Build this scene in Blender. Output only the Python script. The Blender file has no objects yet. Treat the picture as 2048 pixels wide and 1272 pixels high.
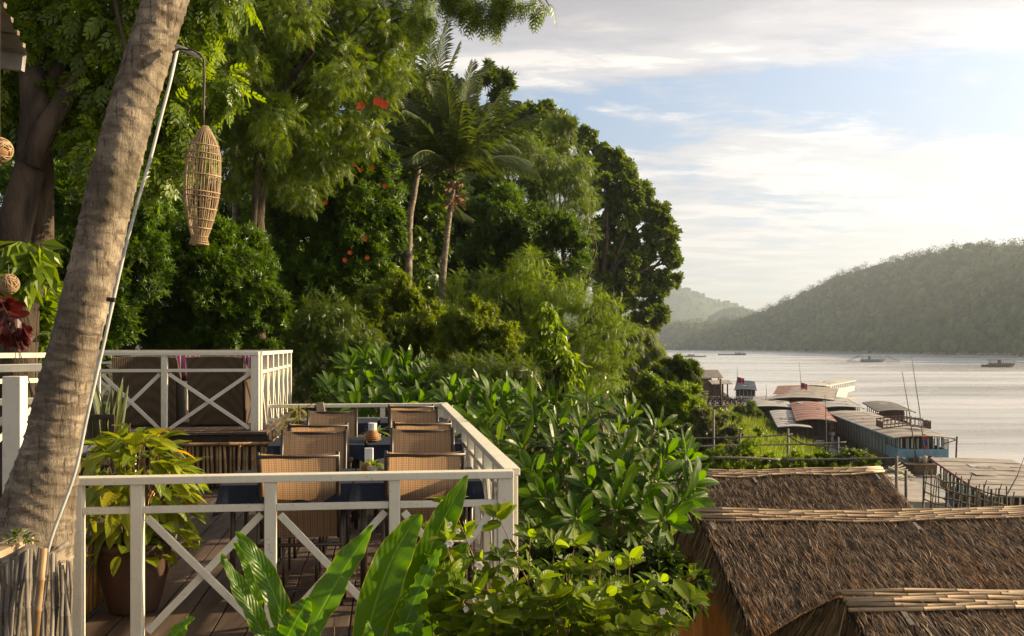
import bpy, math, random
import numpy as np
from mathutils import Vector, Matrix

scene = bpy.context.scene
COL = scene.collection
rad = math.radians
EYE = 1.6                    # camera height above the lower deck
F = 1991.0

# ------------------------------------------------------------------ camera
cam_d = bpy.data.cameras.new('camera')
cam_d.sensor_width = 36.0
cam_d.lens = 35.0
cam_d.shift_y = 0.0264
cam_d.clip_start = 0.1
cam_d.clip_end = 20000
cam = bpy.data.objects.new('camera', cam_d)
COL.objects.link(cam)
cam.location = (0, 0, EYE)
cam.rotation_euler = (rad(90), 0, 0)
scene.camera = cam

# ------------------------------------------------------------------ sun and sky
SUN_AZ, SUN_EL = 78.0, 21.0
sdir = Vector((math.sin(rad(SUN_AZ)) * math.cos(rad(SUN_EL)), math.cos(rad(SUN_AZ)) * math.cos(rad(SUN_EL)), math.sin(rad(SUN_EL))))
sun_d = bpy.data.lights.new('sun', 'SUN')
sun_d.energy = 5.0
sun_d.angle = rad(0.6)
sun_d.color = (1.0, 0.79, 0.47)
sun = bpy.data.objects.new('sun', sun_d)
COL.objects.link(sun)
sun.rotation_euler = sdir.to_track_quat('Z', 'Y').to_euler()

world = bpy.data.worlds.new('World')
scene.world = world
world.use_nodes = True
wt = world.node_tree
wt.nodes.clear()
def WN(t, **kw):
    n = wt.nodes.new(t)
    for k, v in kw.items():
        setattr(n, k, v)
    return n
def wmath(op, a, b=None, c=None, clamp=False):
    n = wt.nodes.new('ShaderNodeMath'); n.operation = op; n.use_clamp = clamp
    for i, x in enumerate((a, b, c)):
        if x is None: continue
        if isinstance(x, (int, float)): n.inputs[i].default_value = x
        else: wt.links.new(x, n.inputs[i])
    return n.outputs[0]
def wramp(fac, pts, interp='EASE'):
    n = wt.nodes.new('ShaderNodeValToRGB')
    n.color_ramp.interpolation = interp
    el = n.color_ramp.elements
    while len(el) < len(pts): el.new(0.5)
    for e, (p, c) in zip(el, pts):
        e.position = p
        e.color = (c, c, c, 1) if isinstance(c, (int, float)) else (*c, 1)
    wt.links.new(fac, n.inputs[0])
    return n.outputs[0]
def wmix(fac, a, b):
    n = wt.nodes.new('ShaderNodeMix'); n.data_type = 'RGBA'
    if isinstance(fac, (int, float)): n.inputs[0].default_value = fac
    else: wt.links.new(fac, n.inputs[0])
    for s, x in ((6, a), (7, b)):
        if isinstance(x, tuple): n.inputs[s].default_value = (*x, 1)
        else: wt.links.new(x, n.inputs[s])
    return n.outputs[2]
out = WN('ShaderNodeOutputWorld')
bg = WN('ShaderNodeBackground')
bg.inputs['Strength'].default_value = 0.05
sky = WN('ShaderNodeTexSky')
sky.sky_type = 'NISHITA'
sky.sun_disc = False
sky.sun_elevation = rad(SUN_EL)
sky.sun_rotation = rad(SUN_AZ)
sky.altitude = 300
sky.air_density = 1.0
sky.dust_density = 1.5
sky.ozone_density = 1.0
tc = WN('ShaderNodeTexCoord')
sep = WN('ShaderNodeSeparateXYZ')
wt.links.new(tc.outputs['Generated'], sep.inputs[0])
dx, dy, dz = sep.outputs
zc = wmath('MAXIMUM', dz, 0.0)
zden = wmath('ADD', zc, 0.10)
px_ = wmath('DIVIDE', dx, zden)
py_ = wmath('DIVIDE', dy, zden)
cmb = WN('ShaderNodeCombineXYZ')
wt.links.new(px_, cmb.inputs[0]); wt.links.new(py_, cmb.inputs[1])
def wnoise(scale, detail, rough, sx=1, sy=1, off=(0, 0, 0), dist=0.0):
    mp = WN('ShaderNodeMapping')
    mp.inputs['Scale'].default_value = (sx, sy, 1)
    mp.inputs['Location'].default_value = off
    wt.links.new(cmb.outputs[0], mp.inputs[0])
    n = WN('ShaderNodeTexNoise')
    n.inputs['Scale'].default_value = scale
    n.inputs['Detail'].default_value = detail
    n.inputs['Roughness'].default_value = rough
    n.inputs['Distortion'].default_value = dist
    wt.links.new(mp.outputs[0], n.inputs['Vector'])
    return n.outputs[0]
n1 = wnoise(1.05, 10, 0.60, 0.85, 1.1, (3.1, 1.7, 0), 0.25)
n2 = wnoise(0.55, 7, 0.55, 0.9, 1.2, (9.1, 4.2, 0), 0.2)
n3 = wnoise(2.3, 10, 0.66, 0.65, 1.25, (1.3, 7.7, 0), 0.35)
n4 = wnoise(4.5, 8, 0.6, 0.55, 1.6, (5.3, 2.7, 0), 0.3)
# how much of the sky the clouds take at each height above the horizon
bias = wramp(dz, [(0.0, 0.16), (0.10, 0.15), (0.165, 0.13), (0.205, 0.035), (0.245, 0.055), (0.285, 0.20), (1.0, 0.14)])
cov = wmath('ADD', wmath('ADD', wmath('MULTIPLY', n1, 0.58), wmath('MULTIPLY', n3, 0.42)), bias)
mask = wramp(cov, [(0.0, 0.0), (0.535, 0.0), (0.62, 0.85), (0.70, 1.0)])
shade = wmath('ADD', wmath('ADD', wmath('MULTIPLY', n2, 0.35), wmath('MULTIPLY', n3, 0.3)), wmath('MULTIPLY', n4, 0.35))
ccol = wramp(shade, [(0.40, (3.3, 3.4, 3.8)), (0.50, (4.9, 4.8, 4.9)), (0.56, (7.3, 6.8, 6.3))])
ccol = wmix(wramp(dz, [(0.0, 0.75), (0.16, 0.25), (0.24, 0.0)]), ccol, (5.5, 5.4, 5.3))
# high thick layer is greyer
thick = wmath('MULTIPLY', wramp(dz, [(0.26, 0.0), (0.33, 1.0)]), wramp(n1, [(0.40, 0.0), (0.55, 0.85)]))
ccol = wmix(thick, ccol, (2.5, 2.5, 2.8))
ccol = wmix(wramp(dz, [(0.38, 0.0), (0.55, 1.0)]), ccol, (1.35, 1.35, 1.5))  # unseen sky above the frame darkened to cut the ambient fill
# brightening of thin cloud around the sun
sv = WN('ShaderNodeVectorMath', operation='DOT_PRODUCT')
wt.links.new(tc.outputs['Generated'], sv.inputs[0])
sv.inputs[1].default_value = tuple(sdir)
dots = wmath('MAXIMUM', sv.outputs['Value'], 0.0)
glow = wmath('MULTIPLY', wmath('POWER', dots, 2.2), 6.8)
glc = WN('ShaderNodeVectorMath', operation='SCALE')
glc.inputs[0].default_value = (1.0, 0.90, 0.84)
wt.links.new(glow, glc.inputs['Scale'])
low = wramp(dz, [(0.0, 0.85), (0.10, 0.55), (0.18, 0.10), (0.30, 0.0)])
veil = wmix(low, wmix(0.70, sky.outputs[0], (2.0, 3.2, 5.0)), (5.0, 5.2, 5.3))
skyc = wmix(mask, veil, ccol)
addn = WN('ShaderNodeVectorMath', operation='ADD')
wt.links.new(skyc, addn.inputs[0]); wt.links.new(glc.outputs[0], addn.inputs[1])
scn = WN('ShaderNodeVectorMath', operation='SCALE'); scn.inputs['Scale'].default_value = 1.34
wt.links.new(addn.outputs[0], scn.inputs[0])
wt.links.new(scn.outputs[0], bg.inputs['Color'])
wt.links.new(bg.outputs[0], out.inputs[0])

scene.view_settings.view_transform = 'Standard'
scene.view_settings.look = 'None'
scene.view_settings.exposure = 1.15
scene.view_settings.gamma = 1.0
scene.view_settings.use_curve_mapping = False
scene.render.engine = 'CYCLES'
scene.cycles.max_bounces = 7
scene.cycles.diffuse_bounces = 3
scene.cycles.glossy_bounces = 3
scene.cycles.transmission_bounces = 4
scene.cycles.transparent_max_bounces = 8
scene.cycles.volume_bounces = 0
scene.cycles.use_denoising = True
scene.cycles.denoising_prefilter = 'NONE'
scene.cycles.use_adaptive_sampling = False
scene.cycles.sample_clamp_indirect = 6.0
scene.cycles.caustics_reflective = False
scene.cycles.caustics_refractive = False

# ------------------------------------------------------------------ helpers
def P(u, v, Y):
    "point at distance Y (metres into the scene) seen at u, v of a 2048 x 1272 frame"
    return Vector(((u - 1024) / F * Y, Y, EYE - (v - 690) / F * Y))
AX = Vector((-0.128, 0.992, 0)).normalized()       # along the deck boards
AC = Vector((0.992, 0.128, 0)).normalized()        # across them
DECK_ROT = math.atan2(0.128, 0.992)

def tag(o, label=None, cat=None, group=None, kind=None):
    if label: o['label'] = label
    if cat: o['category'] = cat
    if group: o['group'] = group
    if kind: o['kind'] = kind
    return o
def thing(name, label, cat, loc=(0, 0, 0), rotz=0.0, group=None):
    o = bpy.data.objects.new(name, None)
    o.empty_display_size = 0.1
    COL.objects.link(o)
    o.location = loc
    o.rotation_euler = (0, 0, rotz)
    return tag(o, label, cat, group)
def link(name, me, parent=None, label=None, kind=None):
    o = bpy.data.objects.new(name, me)
    COL.objects.link(o)
    if parent is not None: o.parent = parent
    return tag(o, label, kind=kind)
def copy_tree(o, parent=None):
    c = o.copy(); COL.objects.link(c); c.parent = parent
    for ch in list(o.children): copy_tree(ch, c)
    return c

class MB:
    "collects boxes, beams and tubes, then links them as one mesh"
    def __init__(s): s.v = []; s.f = []; s.uv = []
    def add(s, vs, fs):
        n = len(s.v); s.v += [tuple(p) for p in vs]; s.f += [tuple(i + n for i in f) for f in fs]; return s
    def box(s, c, d, m=None):
        x, y, z = d[0] / 2, d[1] / 2, d[2] / 2
        vs = [Vector((a * x, b * y, e * z)) for e in (-1, 1) for b in (-1, 1) for a in (-1, 1)]
        if m is not None: vs = [m @ p for p in vs]
        c = Vector(c)
        return s.add([p + c for p in vs], [(0, 2, 3, 1), (4, 5, 7, 6), (0, 1, 5, 4), (2, 6, 7, 3), (0, 4, 6, 2), (1, 3, 7, 5)])
    def beam(s, a, b, w, h, up=(0, 0, 1)):
        a, b = Vector(a), Vector(b); x = (b - a); L = x.length; x.normalize()
        y = Vector(up).cross(x)
        if y.length < 1e-4: y = Vector((0, 1, 0)).cross(x)
        y.normalize(); z = x.cross(y)
        m = Matrix((x, y, z)).transposed()
        return s.box((a + b) / 2, (L, w, h), m)
    def tube(s, pts, r, seg=8, cap=True):
        pts = [Vector(p) for p in pts]; n = len(pts)
        if isinstance(r, (int, float)): r = [r] * n
        vs = []; prev = None
        for i, p in enumerate(pts):
            t = (pts[min(i + 1, n - 1)] - pts[max(i - 1, 0)])
            if t.length < 1e-9: t = Vector((0, 0, 1))
            t.normalize()
            if prev is None:
                a = Vector((1, 0, 0)) if abs(t.x) < 0.8 else Vector((0, 1, 0))
                prev = a - t * a.dot(t)
            else:
                prev = prev - t * prev.dot(t)
            prev.normalize(); b = t.cross(prev)
            for k in range(seg):
                an = 2 * math.pi * k / seg
                vs.append(p + (prev * math.cos(an) + b * math.sin(an)) * r[i])
        fs = [(i * seg + k, i * seg + (k + 1) % seg, (i + 1) * seg + (k + 1) % seg, (i + 1) * seg + k) for i in range(n - 1) for k in range(seg)]
        if cap:
            fs += [tuple(reversed(range(seg))), tuple((n - 1) * seg + k for k in range(seg))]
        return s.add(vs, fs)
    def lathe(s, prof, c=(0, 0, 0), seg=20):
        c = Vector(c); n = len(prof)
        vs = [c + Vector((r * math.cos(2 * math.pi * k / seg), r * math.sin(2 * math.pi * k / seg), z)) for r, z in prof for k in range(seg)]
        fs = [(i * seg + k, i * seg + (k + 1) % seg, (i + 1) * seg + (k + 1) % seg, (i + 1) * seg + k) for i in range(n - 1) for k in range(seg)]
        return s.add(vs, fs)
    def build(s, name, mat, parent=None, label=None, kind=None, smooth=False, bevel=0.0, world=False):
        me = bpy.data.meshes.new(name)
        v = s.v
        if world and parent is not None:
            l = parent.location; v = [(p[0] - l.x, p[1] - l.y, p[2] - l.z) for p in v]
        me.from_pydata(v, [], s.f); me.update()
        me.materials.append(mat)
        if smooth: me.polygons.foreach_set('use_smooth', [True] * len(me.polygons))
        o = link(name, me, parent, label, kind)
        if bevel:
            b = o.modifiers.new('bevel', 'BEVEL'); b.width = bevel; b.segments = 2; b.limit_method = 'ANGLE'
        return o

# ------------------------------------------------------------------ materials
MATS = {}
class NT:
    def __init__(s, name):
        s.m = bpy.data.materials.new(name); s.m.use_nodes = True; s.t = s.m.node_tree; s.t.nodes.clear()
        s.out = s.t.nodes.new('ShaderNodeOutputMaterial')
    def n(s, t, **kw):
        n = s.t.nodes.new(t)
        for k, v in kw.items(): setattr(n, k, v)
        return n
    def l(s, a, b): s.t.links.new(a, b)
    def val(s, inp, x):
        if isinstance(x, (int, float)): inp.default_value = x
        elif isinstance(x, tuple): inp.default_value = (*x, 1) if len(x) == 3 and len(inp.default_value) == 4 else x
        else: s.l(x, inp)
    def math(s, op, a, b=None, clamp=False):
        n = s.n('ShaderNodeMath', operation=op, use_clamp=clamp); s.val(n.inputs[0], a)
        if b is not None: s.val(n.inputs[1], b)
        return n.outputs[0]
    def mix(s, f, a, b, mode='MIX'):
        n = s.n('ShaderNodeMix', data_type='RGBA', blend_type=mode); s.val(n.inputs[0], f); s.val(n.inputs[6], a); s.val(n.inputs[7], b); return n.outputs[2]
    def noise(s, scale, detail=4, rough=0.55, vec=None, sc=None, dist=0.0, coord='Object'):
        n = s.n('ShaderNodeTexNoise'); n.inputs['Scale'].default_value = scale; n.inputs['Detail'].default_value = detail
        n.inputs['Roughness'].default_value = rough; n.inputs['Distortion'].default_value = dist
        if vec is None: vec = s.co(coord)
        if sc:
            mp = s.n('ShaderNodeMapping'); mp.inputs['Scale'].default_value = sc; s.l(vec, mp.inputs[0]); vec = mp.outputs[0]
        s.l(vec, n.inputs['Vector']); return n.outputs[0]
    def co(s, c='Object'):
        if not hasattr(s, '_tc'): s._tc = s.n('ShaderNodeTexCoord')
        return s._tc.outputs[c]
    def ramp(s, f, pts, interp='LINEAR'):
        n = s.n('ShaderNodeValToRGB'); n.color_ramp.interpolation = interp; el = n.color_ramp.elements
        while len(el) < len(pts): el.new(0.5)
        for e, (p, c) in zip(el, pts):
            e.position = p; e.color = (c, c, c, 1) if isinstance(c, (int, float)) else (*c, 1)
        s.l(f, n.inputs[0]); return n.outputs[0]
    def bump(s, h, strength=0.3, dist=0.01):
        n = s.n('ShaderNodeBump'); n.inputs['Strength'].default_value = strength; n.inputs['Distance'].default_value = dist; s.l(h, n.inputs['Height']); return n.outputs[0]
    def pbsdf(s, col, rough=0.6, spec=0.4, normal=None, metal=0.0):
        p = s.n('ShaderNodeBsdfPrincipled'); s.val(p.inputs['Base Color'], col); s.val(p.inputs['Roughness'], rough)
        p.inputs['Specular IOR Level'].default_value = spec; p.inputs['Metallic'].default_value = metal
        if normal is not None: s.l(normal, p.inputs['Normal'])
        return p
    def finish(s, sh): s.l(sh.outputs[0], s.out.inputs[0]); return s.m

def surf(name, a, b=None, scale=8, sc=None, rough=0.7, spec=0.3, bump=0.3, bdist=0.004, detail=6, fine=None, metal=0.0, objvar=0.0, lo=0.35, hi=0.65):
    "two-tone noisy surface with fine relief; objvar gives each object a slightly different tone"
    t = NT(name); b = b or tuple(x * 0.6 for x in a)
    vec = None
    if objvar:      # each piece takes its own stretch of grain
        oi = t.n('ShaderNodeObjectInfo'); va = t.n('ShaderNodeVectorMath', operation='ADD'); t.l(t.co('Object'), va.inputs[0])
        cx = t.n('ShaderNodeCombineXYZ')
        for q, k in enumerate((37.0, 19.0, 53.0)): t.l(t.math('MULTIPLY', oi.outputs['Random'], k), cx.inputs[q])
        t.l(cx.outputs[0], va.inputs[1]); vec = va.outputs[0]
    n = t.noise(scale, detail, 0.6, sc=sc, vec=vec)
    f = t.ramp(n, [(lo, 0.0), (hi, 1.0)])
    c = t.mix(f, b, a)
    if objvar:
        k = t.math('ADD', t.math('MULTIPLY', oi.outputs['Random'], 2 * objvar), 1 - objvar)
        hs = t.n('ShaderNodeHueSaturation'); t.l(k, hs.inputs['Value']); t.l(c, hs.inputs['Color']); c = hs.outputs[0]
    fn = t.noise(fine or scale * 5, 5, 0.6, sc=sc)
    return t.finish(t.pbsdf(c, rough, spec, t.bump(fn, bump, bdist), metal))

def leafmat(name, a, b, tr=0.42, rough=0.38, spec=0.5, tcol=None, obj=False, veins=False, yellow=None, clump=0.0, edge=0.0):
    "leaf: glossy upper face plus light coming through; a..b is the range from leaf to leaf"
    t = NT(name)
    if obj: r = t.n('ShaderNodeObjectInfo').outputs['Random']
    else: r = t.n('ShaderNodeAttribute', attribute_name='rnd').outputs['Fac']
    stops = [(0.0, b), (0.75, a)] + ([(0.93, a), (1.0, yellow)] if yellow else [])
    c = t.ramp(r, stops)
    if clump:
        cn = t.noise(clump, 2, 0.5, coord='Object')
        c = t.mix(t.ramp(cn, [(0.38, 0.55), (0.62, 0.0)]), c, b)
    nrm = None
    if veins:
        uv = t.n('ShaderNodeUVMap', uv_map='UVMap'); sp = t.n('ShaderNodeSeparateXYZ'); t.l(uv.outputs[0], sp.inputs[0])
        d = t.math('ABSOLUTE', t.math('SUBTRACT', sp.outputs[1], 0.5))
        rib = t.ramp(d, [(0.0, 1.0), (0.035, 0.0)])
        w = t.math('SINE', t.math('MULTIPLY', t.math('SUBTRACT', t.math('MULTIPLY', sp.outputs[0], float(veins)), t.math('MULTIPLY', d, float(veins) * 0.35)), 6.283))
        c = t.mix(t.math('MULTIPLY', rib, 0.55), c, tuple(min(1, x * 2.2 + 0.04) for x in a))
        c = t.mix(t.math('MULTIPLY', t.math('ADD', t.math('MULTIPLY', w, 0.5), 0.5), 0.16), c, b)
        nrm = t.bump(w, 0.35, 0.002)
        if edge:    # pale rims, brown blemishes
            c = t.mix(t.math('MULTIPLY', t.ramp(d, [(0.465, 0.0), (0.495, 1.0)]), edge), c, (0.42, 0.36, 0.05))
            c = t.mix(t.ramp(t.noise(9, 5, 0.7), [(0.64, 0.0), (0.69, 0.8)]), c, (0.20, 0.14, 0.03))
            c = t.mix(t.ramp(t.noise(45, 3, 0.6), [(0.70, 0.0), (0.74, 0.8)]), c, (0.12, 0.06, 0.02))
    p = t.pbsdf(c, rough, spec, nrm)
    tl = t.n('ShaderNodeBsdfTranslucent')
    tc_ = t.mix(1.0, c, tcol or (1.9, 1.75, 0.55), 'MULTIPLY')
    t.l(tc_, tl.inputs['Color'])
    mx = t.n('ShaderNodeMixShader'); mx.inputs[0].default_value = tr
    t.l(p.outputs[0], mx.inputs[1]); t.l(tl.outputs[0], mx.inputs[2])
    return t.finish(mx)

# white paint, weathered
def m_paint():
    t = NT('white_paint')
    n = t.noise(3.0, 8, 0.65); g = t.noise(30, 5, 0.6, sc=(1, 1, 0.15))
    c = t.mix(t.ramp(n, [(0.35, 0.0), (0.75, 0.35)]), (0.74, 0.69, 0.58), (0.52, 0.46, 0.35))
    c = t.mix(t.ramp(t.noise(38, 5, 0.75), [(0.62, 0.0), (0.68, 0.7)]), c, (0.26, 0.21, 0.15))
    c = t.mix(t.ramp(t.noise(9, 6, 0.7, sc=(1, 1, .3)), [(0.52, 0.0), (0.75, 0.45)]), c, (0.42, 0.38, 0.29))
    return t.finish(t.pbsdf(c, 0.5, 0.35, t.bump(g, 0.25, 0.003)))
M_WHITE = m_paint()
M_DECK = surf('deck_wood', (0.115, 0.080, 0.062), (0.055, 0.038, 0.030), 4, (4, 0.35, 4), rough=0.62, spec=0.35, bump=0.5, objvar=0.22)
M_DARKWOOD = surf('dark_wood', (0.055, 0.036, 0.026), None, 6, (3, 3, .5), rough=0.6)
M_FRAME = surf('bronze_metal', (0.055, 0.036, 0.026), (0.035, 0.024, 0.018), 20, rough=0.38, spec=0.5, bump=0.05)
M_CLOTH = surf('navy_cloth', (0.020, 0.026, 0.045), (0.013, 0.017, 0.030), 3, rough=0.85, spec=0.2, bump=0.2, fine=160)
M_GREYCLOTH = surf('grey_cloth', (0.16, 0.18, 0.22), None, 3, rough=0.85, spec=0.2, bump=0.2)
M_SUNTINT_CANE = surf('sun_tinted_cane', (0.62, 0.36, 0.12), (0.40, 0.20, 0.06), 5, (3, 3, .5), rough=0.5, objvar=0.25)  # lighter golden tone stands in for sunlight on these canes
M_BAMBOO = surf('bamboo_pole', (0.42, 0.30, 0.18), (0.31, 0.21, 0.125), 7, (0.6, 3, 3), rough=0.5, spec=0.4, bump=0.2, objvar=0.4)
M_STICK = surf('bamboo_stick', (0.44, 0.28, 0.13), (0.18, 0.11, 0.055), 6, (3, 3, .5), rough=0.55, spec=0.35, bump=0.3, objvar=0.35)
M_GREYSTICK = surf('weathered_stick', (0.22, 0.19, 0.16), (0.09, 0.075, 0.062), 9, (3, 3, .4), rough=0.8, bump=0.5, objvar=0.3)
M_TERRA = surf('terracotta', (0.085, 0.045, 0.027), (0.04, 0.025, 0.018), 4, rough=0.6, bump=0.3)
M_SOIL = surf('soil', (0.05, 0.035, 0.022), None, 12, rough=0.95, bump=0.8, bdist=0.02)
M_BARK = surf('bark', (0.11, 0.075, 0.05), (0.028, 0.020, 0.015), 5, (1.5, 1.5, .4), rough=0.9, bump=0.9, bdist=0.03)
M_PALEBARK = surf('pale_bark', (0.30, 0.25, 0.19), (0.13, 0.10, 0.075), 4, (1, 1, 3), rough=0.85, bump=0.7, bdist=0.02)
M_TWIG = surf('twig', (0.24, 0.16, 0.09), (0.12, 0.08, 0.05), 20, rough=0.8)
M_PIPE = surf('pipe', (0.58, 0.55, 0.50), (0.42, 0.40, 0.36), 10, rough=0.4, bump=0.05)
M_CORD = surf('cord', (0.10, 0.07, 0.05), None, 10, rough=0.6)
M_WICKER_S = surf('basket_splint', (0.42, 0.29, 0.165), (0.25, 0.165, 0.09), 20, rough=0.55, objvar=0.2)
M_BASKET = surf('basket', (0.42, 0.20, 0.07), (0.24, 0.11, 0.04), 40, rough=0.6)
M_NAPKIN = surf('napkin', (0.80, 0.79, 0.76), (0.66, 0.65, 0.62), 10, rough=0.9)
M_GLASS = surf('pot_glass', (0.5, 0.5, 0.48), None, 10, rough=0.15, spec=0.6)
M_TIN = surf('corrugated_tin', (0.34, 0.32, 0.30), (0.18, 0.16, 0.14), 5, rough=0.55)
M_PLANK = surf('tan_plank', (0.42, 0.30, 0.20), (0.28, 0.19, 0.12), 5, (1, 1, 1), rough=0.6)
M_SUNTINT_WOOD = surf('sun_tinted_timber', (0.86, 0.36, 0.08), (0.60, 0.22, 0.045), 5, (3, 3, .4), rough=0.55, objvar=0.15)  # strong orange stands in for sunlight that misses these planks
M_FLOWER = surf('white_petal', (0.85, 0.80, 0.70), (0.75, 0.66, 0.5), 20, rough=0.7)
M_REDFL = surf('red_petal', (0.75, 0.07, 0.02), (0.6, 0.12, 0.03), 10, rough=0.6)
M_RUST = surf('dry_bract', (0.30, 0.11, 0.04), None, 20, rough=0.8)

def m_sling():
    t = NT('woven_sling')
    uv = t.n('ShaderNodeUVMap', uv_map='UVMap'); sp = t.n('ShaderNodeSeparateXYZ'); t.l(uv.outputs[0], sp.inputs[0])
    def stripes(o, n, w):
        fr = t.math('FRACT', t.math('MULTIPLY', o, n))
        return t.math('LESS_THAN', fr, w)
    a = stripes(sp.outputs[0], 30.0, 0.34); b = stripes(sp.outputs[1], 44.0, 0.36)
    g = t.math('MAXIMUM', a, b)
    wide = stripes(sp.outputs[0], 11.0, 0.16)
    c = t.mix(t.math('MULTIPLY', g, 0.68), (0.46, 0.335, 0.22), (0.115, 0.080, 0.060))
    c = t.mix(t.math('MULTIPLY', wide, 0.35), c, (0.10, 0.06, 0.04))
    c = t.mix(t.math('MULTIPLY', t.noise(3, 3, 0.5), 0.3), c, (0.2, 0.14, 0.1))
    p = t.pbsdf(c, 0.7, 0.3)
    tl = t.n('ShaderNodeBsdfTranslucent'); t.l(t.mix(1.0, c, (2.3, 1.9, 1.45), 'MULTIPLY'), tl.inputs['Color'])
    mx = t.n('ShaderNodeMixShader'); mx.inputs[0].default_value = 0.58; t.l(p.outputs[0], mx.inputs[1]); t.l(tl.outputs[0], mx.inputs[2])
    tr = t.n('ShaderNodeBsdfTransparent'); m2 = t.n('ShaderNodeMixShader')
    t.l(t.math('MULTIPLY', t.math('SUBTRACT', 1.0, g), 0.13), m2.inputs[0]); t.l(mx.outputs[0], m2.inputs[1]); t.l(tr.outputs[0], m2.inputs[2])
    return t.finish(m2)
M_SLING = m_sling()
def m_wicker():
    t = NT('dark_wicker')
    w = t.n('ShaderNodeTexWave', wave_type='BANDS', bands_direction='X'); w.inputs['Scale'].default_value = 16; w.inputs['Distortion'].default_value = 0.6
    w2 = t.n('ShaderNodeTexWave', wave_type='BANDS', bands_direction='Z'); w2.inputs['Scale'].default_value = 42; w2.inputs['Distortion'].default_value = 0.5
    w3 = t.n('ShaderNodeTexWave', wave_type='BANDS', bands_direction='Y'); w3.inputs['Scale'].default_value = 16
    for x in (w, w2, w3): t.l(t.co('Object'), x.inputs['Vector'])
    h = t.math('ADD', t.math('ADD', w.outputs['Fac'], w2.outputs['Fac']), w3.outputs['Fac'])
    c = t.mix(t.math('MULTIPLY', h, 0.33), (0.075, 0.050, 0.033), (0.21, 0.145, 0.092))
    return t.finish(t.pbsdf(c, 0.5, 0.4, t.bump(h, 0.8, 0.006)))
M_WICKER = m_wicker()
def m_pillow():
    t = NT('striped_pillow')
    sp = t.n('ShaderNodeSeparateXYZ'); t.l(t.co('Object'), sp.inputs[0])
    f = t.math('FRACT', t.math('MULTIPLY', sp.outputs[0], 9.0))
    c = t.ramp(f, [(0.0, (0.16, 0.03, 0.08)), (0.3, (0.45, 0.35, 0.42)), (0.38, (0.10, 0.03, 0.12)), (0.55, (0.30, 0.05, 0.09)), (0.72, (0.5, 0.45, 0.45)), (0.8, (0.06, 0.03, 0.08))], 'CONSTANT')
    return t.finish(t.pbsdf(c, 0.9, 0.1))
M_PILLOW = m_pillow()
def m_palm():
    t = NT('palm_trunk')
    sp = t.n('ShaderNodeSeparateXYZ'); t.l(t.co('Object'), sp.inputs[0])
    n = t.noise(5, 8, 0.65); st = t.noise(34, 6, 0.75, sc=(1, 1, 0.16), dist=0.3); bl = t.noise(2.2, 7, 0.75)
    bd = t.noise(9, 6, 0.7, sc=(0.5, 0.5, 1.6), dist=0.6)
    c = t.mix(t.ramp(n, [(0.32, 0.0), (0.66, 1.0)]), (0.10, 0.078, 0.056), (0.40, 0.32, 0.235))
    c = t.mix(t.ramp(bd, [(0.47, 0.0), (0.57, 0.8)]), c, (0.12, 0.09, 0.065))
    c = t.mix(t.ramp(st, [(0.38, 0.9), (0.46, 0.0)]), c, (0.07, 0.05, 0.035))
    c = t.mix(t.ramp(bl, [(0.57, 0.0), (0.66, 0.8)]), c, (0.075, 0.060, 0.046))
    c = t.mix(t.ramp(t.noise(2.3, 3, 0.5), [(0.60, 0.0), (0.72, 0.35)]), c, (0.12, 0.13, 0.07))
    h = t.math('ADD', t.math('MULTIPLY', st, 0.8), n)
    return t.finish(t.pbsdf(c, 0.85, 0.2, t.bump(h, 0.9, 0.02)))
M_PALM = m_palm()
def m_straw(name, a, b, c3):
    t = NT(name)
    r = t.n('ShaderNodeAttribute', attribute_name='rnd').outputs['Fac']
    band = t.noise(1.3, 4, 0.6, sc=(1.0, 0.28, 1))
    c = t.ramp(r, [(0.0, b), (0.45, a), (0.80, c3), (1.0, tuple(min(1, x * 1.5) for x in c3))])
    c = t.mix(t.ramp(band, [(0.50, 0.0), (0.64, 0.5)]), c, (0.32, 0.17, 0.07))
    c = t.mix(t.ramp(t.noise(2.7, 3, 0.6), [(0.55, 0.0), (0.72, 0.7)]), c, (0.05, 0.04, 0.033))
    p = t.pbsdf(c, 0.55, 0.35)
    tl = t.n('ShaderNodeBsdfTranslucent'); t.l(t.mix(1.0, c, (1.6, 1.2, 0.7), 'MULTIPLY'), tl.inputs['Color'])
    mx = t.n('ShaderNodeMixShader'); mx.inputs[0].default_value = 0.2; t.l(p.outputs[0], mx.inputs[1]); t.l(tl.outputs[0], mx.inputs[2])
    return t.finish(mx)
M_STRAW = m_straw('straw', (0.118, 0.080, 0.056), (0.036, 0.026, 0.020), (0.30, 0.215, 0.145))
M_FRINGE = m_straw('straw_fringe', (0.24, 0.15, 0.08), (0.12, 0.07, 0.035), (0.38, 0.27, 0.16))
M_THATCHBASE = surf('thatch_base', (0.050, 0.034, 0.024), (0.028, 0.019, 0.013), 10, (4, .6, 1), rough=0.9, bump=0.9, bdist=0.03)

# ------------------------------------------------------------------ scatter of leaves
T_LEAF = (np.array([(0, 0, 0), (.32, .20, .05), (.70, .17, .03), (1, 0, -.12), (.70, -.17, .03), (.32, -.20, .05)], float),
          np.array([(0, 3, 1), (1, 3, 2), (0, 5, 3), (5, 4, 3)]))
T_DIAM = (np.array([(0, 0, 0), (.5, .24, .05), (1, 0, -.08), (.5, -.24, .05)], float), np.array([(0, 2, 1), (0, 3, 2)]))
T_ROUND = (np.array([(0, 0, 0), (.3, .30, .04), (.75, .30, .04), (1, 0, -.05), (.75, -.30, .04), (.3, -.30, .04)], float),
           np.array([(0, 3, 1), (1, 3, 2), (0, 5, 3), (5, 4, 3)]))
T_BLADE = (np.array([(0, -.009, 0), (0, .009, 0), (.5, .008, .04), (.5, -.008, .04), (1, 0, -.04)], float), np.array([(0, 1, 2), (0, 2, 3), (3, 2, 4)]))
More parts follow.
